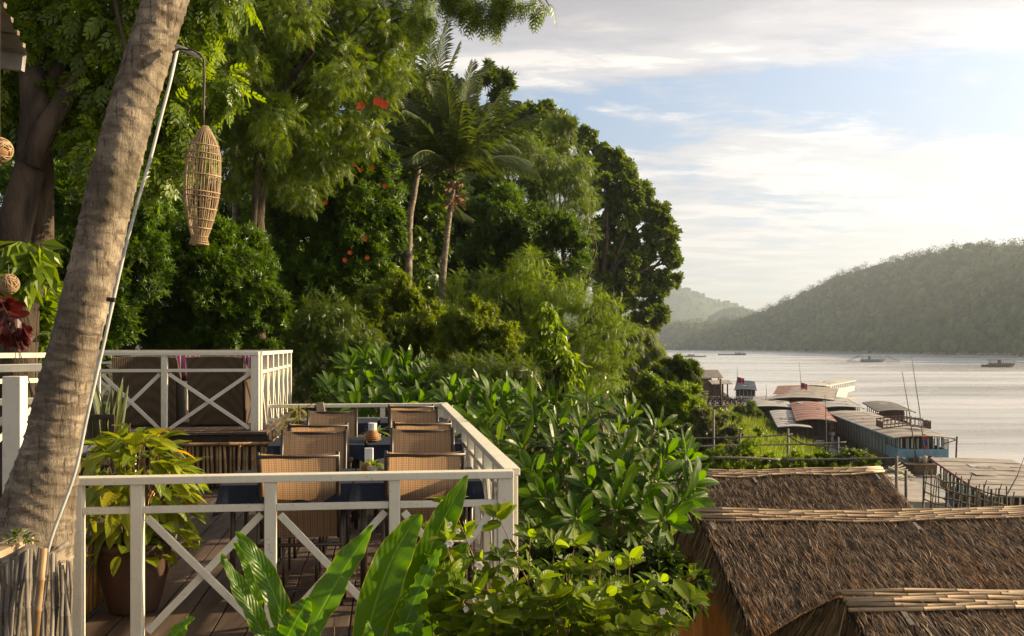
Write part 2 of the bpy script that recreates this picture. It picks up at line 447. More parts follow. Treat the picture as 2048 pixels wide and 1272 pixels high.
def t_spray(pairs, lw=0.30, ang=58, droop=0.35, rib=0.012, lm=0.34, lite=False):
    vs = []; fs = []
    for i in range(pairs):
        s = (i + 0.6) / pairs
        bx, bz = s * 0.95, -droop * s * s
        ln = lm * (0.55 + 0.9 * math.sin(math.pi * min(1, s * 0.9 + .1)) * 0.6)
        for sg in (-1, 1):
            a = rad(ang - 18 * s) * sg
            d = np.array([math.cos(a), math.sin(a), -0.35 - 0.3 * ((i * 7 + (sg > 0) * 3) % 5) / 5]); d /= np.linalg.norm(d)
            w = np.array([-math.sin(a), math.cos(a), 0.3 * sg])
            b = np.array([bx, 0, bz]); n = len(vs)
            if lite: vs += [b + d * ln * .1 - w * ln * lw * .42, b + d * ln * .25 + w * ln * lw * .42, b + d * ln]; fs += [(n, n + 1, n + 2)]; continue
            vs += [b, b + d * ln * .5 + w * ln * lw / 2, b + d * ln, b + d * ln * .5 - w * ln * lw / 2]
            fs += [(n, n + 2, n + 1), (n, n + 3, n + 2)]
    n = len(vs)
    vs += [np.array([0, -rib, 0]), np.array([0, rib, 0]), np.array([1, 0, -droop])]; fs += [(n, n + 1, n + 2)]
    return np.array(vs), np.array(fs)
T_SPRAY = t_spray(6, lite=True)
T_FINE = t_spray(9, 0.40, 68, 0.45, 0.006, 0.20, lite=True)
T_BIGSP = t_spray(4, 0.42, 50, 0.4, 0.012, 0.42)
def t_whorl(k, lw=.16, up=.5, lite=True):
    vs = []; fs = []
    for i in range(k):
        a = 2 * math.pi * i / k + (i % 2) * .3; e = up * (1 if i % 2 else .35)
        d = np.array([math.cos(a) * math.cos(e), math.sin(a) * math.cos(e), math.sin(e)]); w = np.array([-math.sin(a), math.cos(a), 0]); n = len(vs)
        if lite: vs += [d * .08 - w * lw, d * .22 + w * lw, d - np.array([0, 0, .12])]; fs += [(n, n + 1, n + 2)]; continue
        vs += [d * .05, d * .55 + w * lw, d * 1.0 - np.array([0, 0, .12]), d * .55 - w * lw]; fs += [(n, n + 2, n + 1), (n, n + 3, n + 2)]
    return np.array(vs), np.array(fs)
T_WHORL = t_whorl(6)
T_FAR = t_whorl(5, .34, .9, False)

def inst_mesh(name, tmpl, T, D, U, S, mat, parent=None, rng=None, kind=None, label=None, world=True, rnd=None, wid=None):
    tv, tf = tmpl
    N = len(T); T = np.asarray(T, float)
    x = D / (np.linalg.norm(D, axis=1, keepdims=True) + 1e-9)
    y = np.cross(U, x); y /= (np.linalg.norm(y, axis=1, keepdims=True) + 1e-9)
    z = np.cross(x, y)
    S = np.broadcast_to(np.asarray(S, float), (N,))
    W = S if wid is None else S * wid
    v = (T[:, None, :] + tv[None, :, 0, None] * (x * S[:, None])[:, None, :] + tv[None, :, 1, None] * (y * W[:, None])[:, None, :] + tv[None, :, 2, None] * (z * S[:, None])[:, None, :])
    if world and parent is not None: v = v - np.array(parent.location)
    V = tv.shape[0]
    f = (tf[None, :, :] + (np.arange(N) * V)[:, None, None]).reshape(-1, 3)
    return raw_mesh(name, v.reshape(-1, 3), f, mat, parent, kind, label, np.repeat(rnd if rnd is not None else (rng or np.random.default_rng(1)).random(N), V))
def raw_mesh(name, v, f, mat, parent=None, kind=None, label=None, rnd=None, smooth=False):
    me = bpy.data.meshes.new(name)
    k = f.shape[1]
    me.vertices.add(len(v)); me.vertices.foreach_set('co', np.ascontiguousarray(v, dtype=np.float32).ravel())
    me.loops.add(f.size); me.loops.foreach_set('vertex_index', np.ascontiguousarray(f, dtype=np.int32).ravel())
    me.polygons.add(len(f)); me.polygons.foreach_set('loop_start', np.arange(0, f.size, k, dtype=np.int32))
    try: me.polygons.foreach_set('loop_total', np.full(len(f), k, dtype=np.int32))
    except Exception: pass
    me.polygons.foreach_set('use_smooth', np.full(len(f), smooth, dtype=bool))
    me.update(calc_edges=True)
    if rnd is not None:
        at = me.attributes.new('rnd', 'FLOAT', 'POINT'); at.data.foreach_set('value', rnd.astype(np.float32))
    me.materials.append(mat)
    return link(name, me, parent, label, kind)

def blob_points(blobs, n, rng, clumps=16, csize=0.36, shell=0.5):
    "blobs: (centre, (rx,ry,rz)); points gathered in clumps through each blob, thicker near its skin"
    cs = np.array([tuple(b[0]) for b in blobs]); rs = np.array([b[1] for b in blobs], float)
    w = rs[:, 0] * rs[:, 2]; w = w / w.sum()
    cc = []; cr = []; cb = []; cw = []
    for i in range(len(blobs)):
        k = clumps
        d = rng.normal(size=(k, 3)); d /= np.linalg.norm(d, axis=1, keepdims=True)
        rr = shell + (1 - shell) * rng.random(k) ** 0.6
        cc.append(cs[i] + d * rs[i] * rr[:, None]); cr.append(np.repeat(rs[i][None] * csize, k, 0) * (0.6 + 0.8 * rng.random((k, 1)))); cb += [i] * k; cw += [w[i] / k] * k
    cc = np.concatenate(cc); cr = np.concatenate(cr); cb = np.array(cb); cw = np.array(cw)
    pick = rng.choice(len(cc), n, p=cw / cw.sum())
    d = rng.normal(size=(n, 3)); d /= np.linalg.norm(d, axis=1, keepdims=True)
    rr = rng.random(n) ** 0.45
    pts = cc[pick] + d * cr[pick] * rr[:, None]
    outw = (pts - cc[pick]) * 0.6 / cr[pick] + (pts - cs[cb[pick]]) * 0.6 / rs[cb[pick]]
    return pts, outw

def crown(name, blobs, n, size, mat, parent, seed=1, tmpl=T_LEAF, droop=0.5, spread=0.8, flat=0.9, clumps=16, csize=0.36, kind=None, shell=0.5, svar=0.5):
    rng = np.random.default_rng(seed)
    pts, ow = blob_points(blobs, n, rng, clumps, csize, shell)
    D = ow + rng.normal(size=(n, 3)) * spread * 0.6; D[:, 2] -= droop
    U = rng.normal(size=(n, 3)) * 0.55; U[:, 2] += flat; U += ow * 0.3 + np.array([.55, -.1, .1])
    S = size * (1 - svar / 2 + svar * rng.random(n))
    return inst_mesh(name, tmpl, pts, D, U, S, mat, parent, rng, kind)

def pxblobs(lst, D0):
    out = []
    for b in lst:
        u, v, r = b[:3]; fy = b[3] if len(b) > 3 else 1.0; D = D0 + (b[4] if len(b) > 4 else 0)
        R = r * D / F
        out.append((P(u, v, D), (R, R * 1.0, R * fy)))
    return out

def limb_tubes(base, blobs, r0, rng, name, mat, parent, steps=7, seg=8, wob=0.12, trunk_top=None, maxl=9):
    "trunk to a fork, then tapering limbs out to the crown's clumps"
    cs = [Vector(b[0]) for b in blobs]
    mean = sum(cs, Vector()) / len(cs)
    fork = trunk_top or (base + (mean - base) * 0.55)
    H = (fork - base).length
    pts = []; rr = []
    for i in range(steps + 1):
        s = i / steps
        p = base.lerp(fork, s) + Vector((rng.normal() * wob * H * .12, rng.normal() * wob * H * .12, 0)) * (1 if 0 < i < steps else 0)
        pts.append(p); rr.append(r0 * (1.25 - 0.55 * s) * (1.25 if i == 0 else 1))
    mb = MB().tube(pts, rr, seg)
    tr = mb.build('trunk', mat, parent, smooth=True, world=True)
    cs.sort(key=lambda c: -(c - fork).length)
    for c in cs[:maxl]:
        mid = fork.lerp(c, 0.5) + Vector((rng.normal(), rng.normal(), rng.normal() + .6)) * (c - fork).length * 0.1
        q = [fork.lerp(mid, .0) - Vector((0, 0, r0 * .4)), fork.lerp(mid, .5), mid, mid.lerp(c, .55), c]
        MB().tube(q, [r0 * .5, r0 * .4, r0 * .28, r0 * .17, r0 * .06], 6).build('limb', mat, parent, smooth=True, world=True)

def gz(x, y):
    "height of the ground"
    xb = 0.6 + 0.085 * max(0.0, y - 16)
    w = 2.2 + 0.22 * max(0.0, min(y, 60) - 16)
    low = -4.4
    sx = shore(y)
    if x <= xb: z = -0.75 - 0.02 * max(0, min(y, 60) - 12) * 0.3
    else:
        t = min(1, (x - xb) / w); t = t * t * (3 - 2 * t)
        z = -0.75 + (low + 0.75) * t
    d = sx - x
    ww = min(15.0, max(4, sx - 11))
    if d < ww:
        t = min(1.4, max(0, 1 - d / ww)); z = z + (-8.9 - z) * t
    if d < 0: z = max(-14.0, -8.9 + d * 0.25)
    z += 0.10 * math.sin(x * .9 + 1) * math.cos(y * .7) * (1 if y > 13 else .3)
    return z
SH = [(-400, 10), (0, 17), (40, 20), (64, 23), (81, 26.5), (110, 31), (142, 36), (200, 45), (362, 67), (700, 115), (1330, 204), (2600, 350), (9000, 900)]
def shore(y):
    for (a, b), (c, d) in zip(SH, SH[1:]):
        if y <= c: return b + (d - b) * (y - a) / (c - a)
    return SH[-1][1]
# ================================================================== THE SETTING
WATER_Z = -8.4
def m_ground():
    t = NT('bank_earth')
    n = t.noise(0.5, 8, 0.65); g = t.noise(4, 6, 0.7)
    c = t.mix(t.ramp(n, [(0.42, 0.0), (0.58, 1.0)]), (0.085, 0.058, 0.035), (0.045, 0.060, 0.018))
    return t.finish(t.pbsdf(c, 0.95, 0.1, t.bump(g, 0.9, 0.06)))
def grid_axis(segs):
    out = []
    for a, b, n in segs: out += list(np.linspace(a, b, n, endpoint=False))
    return out + [segs[-1][1]]
gx = grid_axis([(-3000, -200, 12), (-200, -20, 14), (-20, 60, 110), (60, 260, 50), (260, 1200, 20)])
gy = grid_axis([(-400, 0, 10), (0, 120, 120), (120, 400, 50), (400, 1500, 30), (1500, 9000, 20)])
gv = np.array([(x, y, gz(x, y)) for y in gy for x in gx])
nx = len(gx)
gf = np.array([(j * nx + i, j * nx + i + 1, (j + 1) * nx + i + 1, (j + 1) * nx + i) for j in range(len(gy) - 1) for i in range(nx - 1)])
raw_mesh('ground', gv, gf, m_ground(), kind='structure', smooth=True)

def m_water():
    t = NT('river_water')
    pos = t.n('ShaderNodeNewGeometry').outputs['Position']
    a = t.noise(0.5, 6, 0.6, vec=pos, sc=(0.6, 2.2, 1)); b = t.noise(0.02, 5, 0.65, vec=pos, sc=(0.35, 1.6, 1)); c_ = t.noise(2.6, 4, 0.6, vec=pos, sc=(1, 2.0, 1))
    h = t.math('ADD', t.math('ADD', t.math('MULTIPLY', a, 1.0), t.math('MULTIPLY', b, 3.0)), t.math('MULTIPLY', c_, 0.22))
    c = t.mix(t.ramp(b, [(0.38, 0.0), (0.62, 1.0)]), (0.40, 0.375, 0.36), (0.54, 0.515, 0.495))
    return t.finish(t.pbsdf(c, t.math('ADD', t.math('MULTIPLY', t.ramp(b, [(0.4, 0.0), (0.6, 1.0)]), 0.18), 0.12), 0.5, t.bump(h, 0.7, 0.20)))
wv = np.array([(-500, -600, WATER_Z), (9000, -600, WATER_Z), (9000, 9500, WATER_Z), (-500, 9500, WATER_Z)], float)
raw_mesh('river', wv, np.array([(0, 1, 2, 3)]), m_water(), kind='structure')

# ---- hills beyond the river
def interp(tab, x):
    if x <= tab[0][0]: return tab[0][1]
    for (a, b), (c, d) in zip(tab, tab[1:]):
        if x <= c: return b + (d - b) * (x - a) / (c - a)
    return tab[-1][1]
def m_forest(name, a, b, c2):
    t = NT(name)
    n = t.noise(0.012, 8, 0.75); r = t.n('ShaderNodeAttribute', attribute_name='rnd').outputs['Fac']
    c = t.mix(t.ramp(n, [(0.42, 0.0), (0.58, 1.0)]), b, a)
    c = t.mix(t.ramp(r, [(0.4, 0.0), (1.0, 1.0)]), c, c2)
    return t.finish(t.pbsdf(c, 0.9, 0.1, t.bump(t.noise(0.15, 5, 0.7), 0.8, 2.0)))
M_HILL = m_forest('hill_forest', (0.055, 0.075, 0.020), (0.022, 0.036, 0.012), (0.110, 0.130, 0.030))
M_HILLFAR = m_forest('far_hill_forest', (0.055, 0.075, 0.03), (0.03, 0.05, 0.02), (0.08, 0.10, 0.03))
def hill(name, u0, u1, nu, shore_d, ridge_set, ridge_v, depth, seed, mat, treen, tsize, label):
    "a wooded hill: foot at shore_d(u), crest ridge_set behind it; its trees are one mass too many to count"
    rng = np.random.default_rng(seed)
    nd = 26; us = np.linspace(u0, u1, nu); V = []
    ph = rng.random(6) * 6
    def H(u):
        D = interp(shore_d, u) + ridge_set
        return max(4, (690 - interp(ridge_v, u)) / F * D + EYE - WATER_Z)
    def pt(u, s):
        D = interp(shore_d, u) + depth * s
        t = min(1, s * depth / ridge_set)
        h = H(u) * (math.sin(t * math.pi / 2) ** 0.85 if t < 1 else max(0.0, 1 - (s * depth / ridge_set - 1) * 0.4))
        rv = 0.11 * H(u) * math.sin(u * .021 + ph[0] + s * 3) * math.sin(s * 9 + ph[1]) * (1 - s)
        z = WATER_Z - 1.5 + h + rv * min(1, 5 * t) * (1 if t < .8 else .2) - tsize * 0.7 * min(1, t * 3)
        a = (u - 1024) / F
        return np.array((a * D, D, z))
    for s in np.linspace(0, 1, nd):
        for u in us: V.append(pt(u, s))
    f = np.array([(j * nu + i, j * nu + i + 1, (j + 1) * nu + i + 1, (j + 1) * nu + i) for j in range(nd - 1) for i in range(nu - 1)])
    o = raw_mesh(name, np.array(V), f, mat, kind='structure', smooth=True, rnd=np.zeros(len(V)), label=label)
    # tree crowns
    T = []; S = []
    for _ in range(treen):
        u = rng.uniform(u0, u1); s = rng.random() ** 1.0 * (ridge_set / depth) * 1.05
        p = pt(u, s); sz = tsize * (0.45 + 0.75 * rng.random() ** 1.3); p[2] += sz * 0.35; T.append(p); S.append(sz)
    T = np.array(T); S = np.array(S)
    phi = (1 + 5 ** .5) / 2
    iv = np.array([(-1, phi, 0), (1, phi, 0), (-1, -phi, 0), (1, -phi, 0), (0, -1, phi), (0, 1, phi), (0, -1, -phi), (0, 1, -phi), (phi, 0, -1), (phi, 0, 1), (-phi, 0, -1), (-phi, 0, 1)], float)
    iv /= np.linalg.norm(iv[0]); iv *= (0.8 + 0.35 * rng.random((12, 1))) * 0.62
    fi = np.array([(0, 11, 5), (0, 5, 1), (0, 1, 7), (0, 7, 10), (0, 10, 11), (1, 5, 9), (5, 11, 4), (11, 10, 2), (10, 7, 6), (7, 1, 8), (3, 9, 4), (3, 4, 2), (3, 2, 6), (3, 6, 8), (3, 8, 9), (4, 9, 5), (2, 4, 11), (6, 2, 10), (8, 6, 7), (9, 8, 1)])
    Dv = rng.normal(size=(treen, 3)); Dv[:, 2] *= .2; U = np.tile([0, 0, 1.0], (treen, 1)) + rng.normal(size=(treen, 3)) * .15
    inst_mesh(name.replace('hill', 'woods'), (iv, fi), T, Dv, U, S, mat, None, rng, kind='stuff', label='woods')
    # ragged leaf clumps over every crown near the crest
    return pt, rng, T, S
r1_sh = [(1200, 2600), (1320, 2100), (1500, 1750), (1700, 1350), (1900, 1050), (2048, 900), (2400, 640), (3200, 420), (5200, 300)]
r1_rg = [(1200, 652), (1320, 648), (1400, 646), (1470, 640), (1520, 625), (1600, 592), (1700, 548), (1800, 518), (1900, 506), (2048, 496), (2300, 440), (3200, 200), (5200, 0)]
pt1, rg, T1, S1 = hill('wooded_hill', 1180, 4600, 240, r1_sh, 330, r1_rg, 700, 3, M_HILL, 14000, 10, 'dark wooded hill rising straight from the far bank of the river')
# crest trees: leafy see-through crowns on the skyline
crest = []
for _ in range(420):
    u = rg.uniform(1290, 2250); s = 330 / 700 * rg.uniform(.86, 1.02); p = pt1(u, s); sz = rg.uniform(6, 13); crest.append((Vector(p) + Vector((0, 0, sz * .9)), (sz * .75, sz * .75, sz * .62)))
crown('skyline_trees', crest, 34000, 2.0, M_HILL, None, 5, T_DIAM, .2, clumps=5, csize=.5, kind='stuff')
tag(bpy.data.objects['skyline_trees'], 'ragged row of treetops along the crest of the wooded hill')
r2_sh = [(200, 4200), (2400, 4200)]
r2_rg = [(200, 560), (900, 575), (1200, 582), (1330, 572), (1370, 575), (1420, 592), (1470, 606), (1530, 628), (1600, 660), (1700, 668), (2400, 640)]
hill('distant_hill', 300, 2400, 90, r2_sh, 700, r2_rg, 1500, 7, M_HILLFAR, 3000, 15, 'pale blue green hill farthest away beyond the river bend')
r3_sh = [(1340, 3100), (1700, 3100)]
r3_rg = [(1380, 690), (1420, 632), (1450, 617), (1475, 612), (1505, 622), (1560, 650), (1640, 690)]
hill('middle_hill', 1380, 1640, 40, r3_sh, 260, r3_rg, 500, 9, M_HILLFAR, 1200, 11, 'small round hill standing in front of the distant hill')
# pale rocks and sand along the far waterline
rngk = np.random.default_rng(77); Tk = []; 
for _ in range(700):
    u = rngk.uniform(1450, 2300); D = interp(r1_sh, u) + rngk.uniform(-3, 9); Tk.append(((u - 1024) / F * D, D, WATER_Z + rngk.uniform(0, 1.6)))
Tk = np.array(Tk)
M_ROCK = surf('pale_rock', (0.36, 0.31, 0.26), (0.22, 0.18, 0.15), 0.3, rough=0.9)
inst_mesh('bank_rocks', (np.array([(-.5, -.5, -.2), (.5, -.5, -.2), (.5, .5, -.2), (-.5, .5, -.2), (0, 0, .35)], float), np.array([(0, 1, 4), (1, 2, 4), (2, 3, 4), (3, 0, 4)])), Tk, np.tile([1.0, 0, 0], (700, 1)) + rngk.normal(size=(700, 3)) * .2, np.tile([0, 0, 1.0], (700, 1)), 2 + 4 * rngk.random(700), M_ROCK, None, rngk, kind='stuff', label='pale rocks and sand along the far waterline')

# haze: one even box of pale air
def build_haze():
    t = NT('haze_air')
    v = t.n('ShaderNodeVolumePrincipled')
    v.inputs['Color'].default_value = (0.80, 0.91, 1.0, 1)
    v.inputs['Density'].default_value = 0.00018
    v.inputs['Anisotropy'].default_value = 0.55
    t.l(v.outputs[0], t.out.inputs['Volume'])
    o = MB().box((3150, 4650, 155), (12800, 10800, 345)).build('haze', t.m, None, kind='stuff')
    tag(o, 'thin pale haze in the air over the river and hills')
    return o
HAZE = build_haze()

# ================================================================== DECKS
C0 = Vector((0.01, 5.70, 0))                        # front right corner of the lower deck
def dk(s, t, z=0.0):
    "deck point: s metres left of the corner, t metres away from the viewer"
    return C0 - AC * s + AX * t + Vector((0, 0, z))
# lower deck: boards one by one
deck = thing('lower_deck', None, None, (0, 0, 0)); deck['kind'] = 'structure'
bw = 0.19
rnd = random.Random(5)
for i in range(21):
    s0 = -0.02 + i * bw
    t0 = -0.07 + (i % 3) * 0.0
    cuts = [t0] + ([rnd.uniform(2.0, 4.5)] if i % 2 else [rnd.uniform(3, 5.5)]) + [6.75]
    for a, b in zip(cuts, cuts[1:]):
        if s0 > 2.45 and a < 0: a = -0.07 if s0 < 2.5 else 0.0
        mb = MB(); zt = rnd.uniform(-.0015, .0015)
        mb.beam(dk(s0 + bw / 2, a + .003, -0.0145 + zt), dk(s0 + bw / 2, b - .003, -0.0145 + zt), bw - 0.010, 0.029)
        # keep object space aligned with the board for its grain
        o = mb.build('board', M_DECK, deck, bevel=0.003)
for t_ in (0.02, 1.3, 2.6, 3.9, 5.2, 6.6):
    MB().beam(dk(-0.05, t_, -0.11), dk(4.0, t_, -0.11), 0.07, 0.15).build('joist', M_DARKWOOD, deck)
MB().beam(dk(-0.06, -0.04, -0.13), dk(4.0, -0.04, -0.13), 0.03, 0.20).build('fascia', M_DARKWOOD, deck, bevel=.003)
for s_, t_ in ((0.1, 0.2), (1.5, 0.2), (2.9, .2), (0.1, 3), (0.1, 6.4), (2.9, 3)):
    a = dk(s_, t_, -0.19); MB().beam(a, (a.x, a.y, gz(a.x, a.y) - .1), 0.12, 0.12, (1, 0, 0)).build('pier', M_DARKWOOD, deck)

def railing(name, label, pts, zb, h=0.885, mid=0.70, pw=0.062, xbr=True, endw=0.09, parts_bevel=0.004, skipx=(), zoff=0.0, wide=None):
    "posts at pts; top rail over them, mid rail between, crossed braces below"
    base = pts[0]
    root = thing(name, label, 'railing', (base.x, base.y, zb))
    d = (pts[-1] - pts[0]).normalized(); n = Vector((-d.y, d.x, 0))
    up = Vector((0, 0, 1))
    def z(p, q): return Vector((p.x, p.y, zb + q))
    th = 0.042
    for i, p in enumerate(pts):
        w = endw if i in (0, len(pts) - 1) else pw
        if wide and i in wide: w = wide[i]
        mb = MB(); c = z(p, (h - th) / 2 + zoff)
        m = Matrix((d, n, up)).transposed()
        mb.box(c, (w, 0.07, h - th - 0.001), m)
        mb.build('post', M_WHITE, root, world=True, bevel=parts_bevel)
    MB().beam(z(pts[0] - d * .045, h - th / 2), z(pts[-1] + d * .045, h - th / 2), 0.095, th).build('top_rail', M_WHITE, root, world=True, bevel=parts_bevel)
    for i, (a, b) in enumerate(zip(pts, pts[1:])):
        wa = (endw if i == 0 else pw) / 2; wb = (endw if i == len(pts) - 2 else pw) / 2
        a2 = a + d * wa; b2 = b - d * wb
        MB().beam(z(a2, mid), z(b2, mid), 0.045, 0.036).build('mid_rail', M_WHITE, root, world=True, bevel=parts_bevel)
        if xbr and i not in skipx:
            zt = mid - 0.04; zl = 0.03
            MB().beam(z(a2 + d * .02 + n * .011, zl), z(b2 - d * .02 + n * .011, zt), 0.020, 0.040).build('brace', M_WHITE, root, world=True, bevel=.003)
            MB().beam(z(a2 + d * .02 - n * .011, zt), z(b2 - d * .02 - n * .011, zl), 0.020, 0.040).build('brace', M_WHITE, root, world=True, bevel=.003)
    return root
fr = [dk(s, 0) for s in (0.0, 0.678, 1.361, 2.071, 2.397)]
fr[0] = dk(0.05, 0)
railing('railing', 'white railing with crossed braces along the near edge of the lower deck', fr, 0, skipx=(3,))
railing('railing', 'long white railing running away down the right side of the lower deck', [dk(-0.0, 0.12 + .66 * i) for i in range(0, 11)], 0, pw=.085)
railing('railing', 'short white railing closing the far end of the lower deck', [dk(-0.0 + .03 + .72 * i, 6.62) for i in range(0, 4)], 0)

# upper deck
UZ = 0.63
U0 = Vector((-2.87, 11.23, 0))
def uk(s, t, z=0.0): return U0 - AC * s + AX * t + Vector((0, 0, z))
ud = thing('upper_deck', None, None, (0, 0, 0)); ud['kind'] = 'structure'
for i in range(27):
    s0 = -0.12 + i * 0.19
    MB().beam(uk(s0 + .095, -0.12, UZ - .0145), uk(s0 + .095, 3.9, UZ - .0145), 0.181, 0.029).build('board', M_DECK, ud, bevel=.003)
MB().beam(uk(-0.12, -.05, UZ - .09), uk(5.0, -.05, UZ - .09), .05, .11).build('fascia', M_DARKWOOD, ud, bevel=.004)
MB().beam(uk(-.06, .0, UZ - .09), uk(-.06, 3.9, UZ - .09), .05, .11).build('fascia', M_DARKWOOD, ud, bevel=.004)
for s_ in (0, 2, 4):
    for t_ in (.3, 3.5):
        a = uk(s_, t_, UZ - .03); MB().beam(a, (a.x, a.y, -1.2), .1, .1, (1, 0, 0)).build('pier', M_DARKWOOD, ud)
us = [uk(s, 0.03) for s in (0.03, 1.02, 1.74, 2.45, 3.2, 3.95)]
railing('railing', 'white railing with crossed braces in front of the wicker armchairs', us, UZ, 0.895, 0.685, zoff=0, wide={0: .09})
railing('railing', 'white railing running away along the right side of the upper deck', [uk(-0.0, .12 + .61 * i) for i in range(7)], UZ, 0.895, .66, pw=.075)
railing('railing', 'white railing at the far edge of the upper deck behind the armchairs', [uk(.03 + .74 * i, 3.78) for i in range(6)], UZ, 0.895, .71)

# bamboo screen under the upper deck: every cane its own
def cane(p0, p1, r, rr, mat, name, parent, bend=0.01, n=5, nodes=True):
    pts = []; rad_ = []; ph = rr.random() * 6
    L = (p1 - p0).length
    bx = Vector((rr.uniform(-1, 1), rr.uniform(-1, 1), rr.uniform(-.3, .3))) * bend
    k = n
    for i in range(k + 1):
        s = i / k; q = p0.lerp(p1, s) + bx * math.sin(s * math.pi + ph * .1) + Vector((rr.uniform(-1, 1), rr.uniform(-1, 1), 0)) * bend * .3
        if nodes and 0 < i < k:
            dd = (p1 - p0).normalized() * r * .5
            pts += [q - dd, q, q + dd]; rad_ += [r, r * 1.22, r]
        else: pts.append(q); rad_.append(r)
    return MB().tube(pts, rad_, 6).build(name, mat, parent, smooth=True, world=True)
rr = random.Random(8)
scr = thing('bamboo_screen', 'vertical cane screen closing the front below the upper deck', 'bamboo screen', tuple(uk(0, -.1, 0)))
n_c = 78
for i in range(n_c):
    s = -0.10 + i * (3.75 / n_c) + rr.uniform(-.008, .008)
    a = uk(s, -.115 + rr.uniform(-.008, .008), 0.01 + rr.uniform(0, .02)); b = uk(s + rr.uniform(-.015, .015), -.115, UZ - .16 + rr.uniform(-.01, .03))
    cane(a, b, rr.uniform(.013, .019), rr, M_STICK, 'cane', scr, .006, 3)
for z_, r_ in ((UZ - .13, .022), (.13, .016)):
    cane(uk(-.14, -.155, z_), uk(3.7, -.155, z_), r_, rr, M_STICK, 'cross_cane', scr, .01, 9)
MB().beam(uk(-.12, -.09, .25), uk(3.7, -.09, .25), .01, .5).build('backing', M_DARKWOOD, scr, world=True)
scr2 = thing('bamboo_screen', 'cane screen closing the right side below the upper deck beside the far tables', 'bamboo screen', tuple(uk(-.1, 0, 0)))
for i in range(24):
    t = i * .055 + .02
    cane(uk(-.12, t, .01), uk(-.12, t + rr.uniform(-.01, .01), UZ - .14), rr.uniform(.014, .019), rr, M_STICK, 'cane', scr2, .006, 3)
MB().beam(uk(-.09, 0, .25), uk(-.09, 3.6, .25), .01, .5).build('backing', M_DARKWOOD, scr2, world=True)

# cane screen at the left edge of the lower deck, sunlight painted in as gold
scr3 = thing('bamboo_screen', 'cane screen with sunlight put into its golden colour on the left edge of the lower deck behind the clay pot', 'bamboo screen', tuple(dk(2.5, .1, 0)))
for i in range(50):
    t = .12 + i * .046
    s = 2.47 + t * .02
    cane(dk(s + rr.uniform(-.01, .01), t, .005), dk(s + rr.uniform(-.03, .03), t + rr.uniform(-.02, .02), .46 + rr.uniform(-.02, .03)), rr.uniform(.012, .018), rr, M_SUNTINT_CANE, 'cane', scr3, .015, 3)
for z_ in (.1, .40): cane(dk(2.50, .1, z_), dk(2.55, 2.4, z_), .012, rr, M_SUNTINT_CANE, 'cross_cane', scr3, .01, 6)
# low wall behind it so that no ground shows
# weathered stick fence at the lower left
stf = thing('stick_fence', 'weathered grey stick fence at the foot of the leaning palm', 'stick fence', tuple(P(40, 1270, 4.3)))
for i in range(30):
    u = -40 + i * 6.2 + rr.uniform(-3, 3)
    top = 1128 - (u) * .55 if u < 62 else 1100 + (u - 62) * .3 + rr.uniform(-15, 25)
    D = 4.3 + rr.uniform(-.03, .03) + (0.35 if u > 66 else 0)
    cane(P(u + rr.uniform(-14, 10), 1330, D), P(u + rr.uniform(-3, 5), top + rr.uniform(-8, 8), D + .03), rr.uniform(.007, .012), rr, M_GREYSTICK, 'stick', stf, .018, 4)
cane(P(-40, 1150, 4.24), P(60, 1090, 4.24), .011, rr, M_GREYSTICK, 'cross_stick', stf, .01, 4)
cane(P(60, 1140, 4.7), P(135, 1085, 4.9), .012, rr, M_GREYSTICK, 'cross_stick', stf, .01, 4)
cane(P(70, 1280, 4.20), P(88, 1097, 4.22), .016, rr, M_STICK, 'stick', stf, .004, 3)
pl = thing('planter_box', 'worn wooden planter edge with a sprig of green beside the palm trunk', 'planter', tuple(P(0, 1120, 4.5)))
MB().beam(P(-60, 1128, 4.3), P(48, 1080, 4.75), .10, .035).build('edge_board', M_PLANK, pl, world=True, bevel=.004)
crown('sprig', [(P(38, 1078, 4.6), (.05, .05, .03))], 60, .03, leafmat('sprig_leaf', (.09, .13, .02), (.05, .08, .015)), pl, 3, T_LEAF, .1)

# high railing at the left, on the same level as the upper deck
lr = thing('railing', 'white railing with a thick post at the left edge behind the leaning palm', 'railing', tuple(P(30, 1000, 5.7)))
L0 = P(30, 748, 5.75)
MB().box((L0.x, 5.75, (1.42 + .3) / 2), (.105, .09, 1.42 - .3)).build('post', M_WHITE, lr, world=True, bevel=.004)
la, lb = Vector((-4.2, 5.55, 1.44)), Vector((-2.65, 5.95, 1.47))
MB().beam(la, lb, .12, .045).build('top_rail', M_WHITE, lr, world=True, bevel=.004)
MB().beam(la + Vector((0, .03, -.2)), lb + Vector((0, .03, -.2)), .045, .04).build('mid_rail', M_WHITE, lr, world=True, bevel=.004)
MB().beam(la + Vector((.2, .03, -.85)), Vector((L0.x, 5.75, 1.2)), .022, .045).build('brace', M_WHITE, lr, world=True, bevel=.003)
MB().beam(Vector((L0.x, 5.75, 1.2)), lb + Vector((.1, .03, -.95)), .022, .045).build('brace', M_WHITE, lr, world=True, bevel=.003)
lr2 = thing('railing', 'second white railing further back at the left edge near the red leaved plant', 'railing', tuple(P(0, 900, 8.2)))
for a, b in ((Vector((-5.2, 7.6, 1.51)), Vector((-4.05, 8.9, 1.51))),):
    MB().beam(a, b, .11, .045).build('top_rail', M_WHITE, lr2, world=True, bevel=.004)
    MB().beam(a - Vector((0, 0, .22)), b - Vector((0, 0, .22)), .05, .04).build('mid_rail', M_WHITE, lr2, world=True)
    for s in (0.3, .62, 1.0):
        p = a.lerp(b, s); MB().box((p.x, p.y, 1.06), (.08, .08, .84)).build('post', M_WHITE, lr2, world=True, bevel=.004)
    MB().beam(a.lerp(b, .62) - Vector((0, 0, .85)), b - Vector((0, 0, .25)), .02, .045).build('brace', M_WHITE, lr2, world=True)
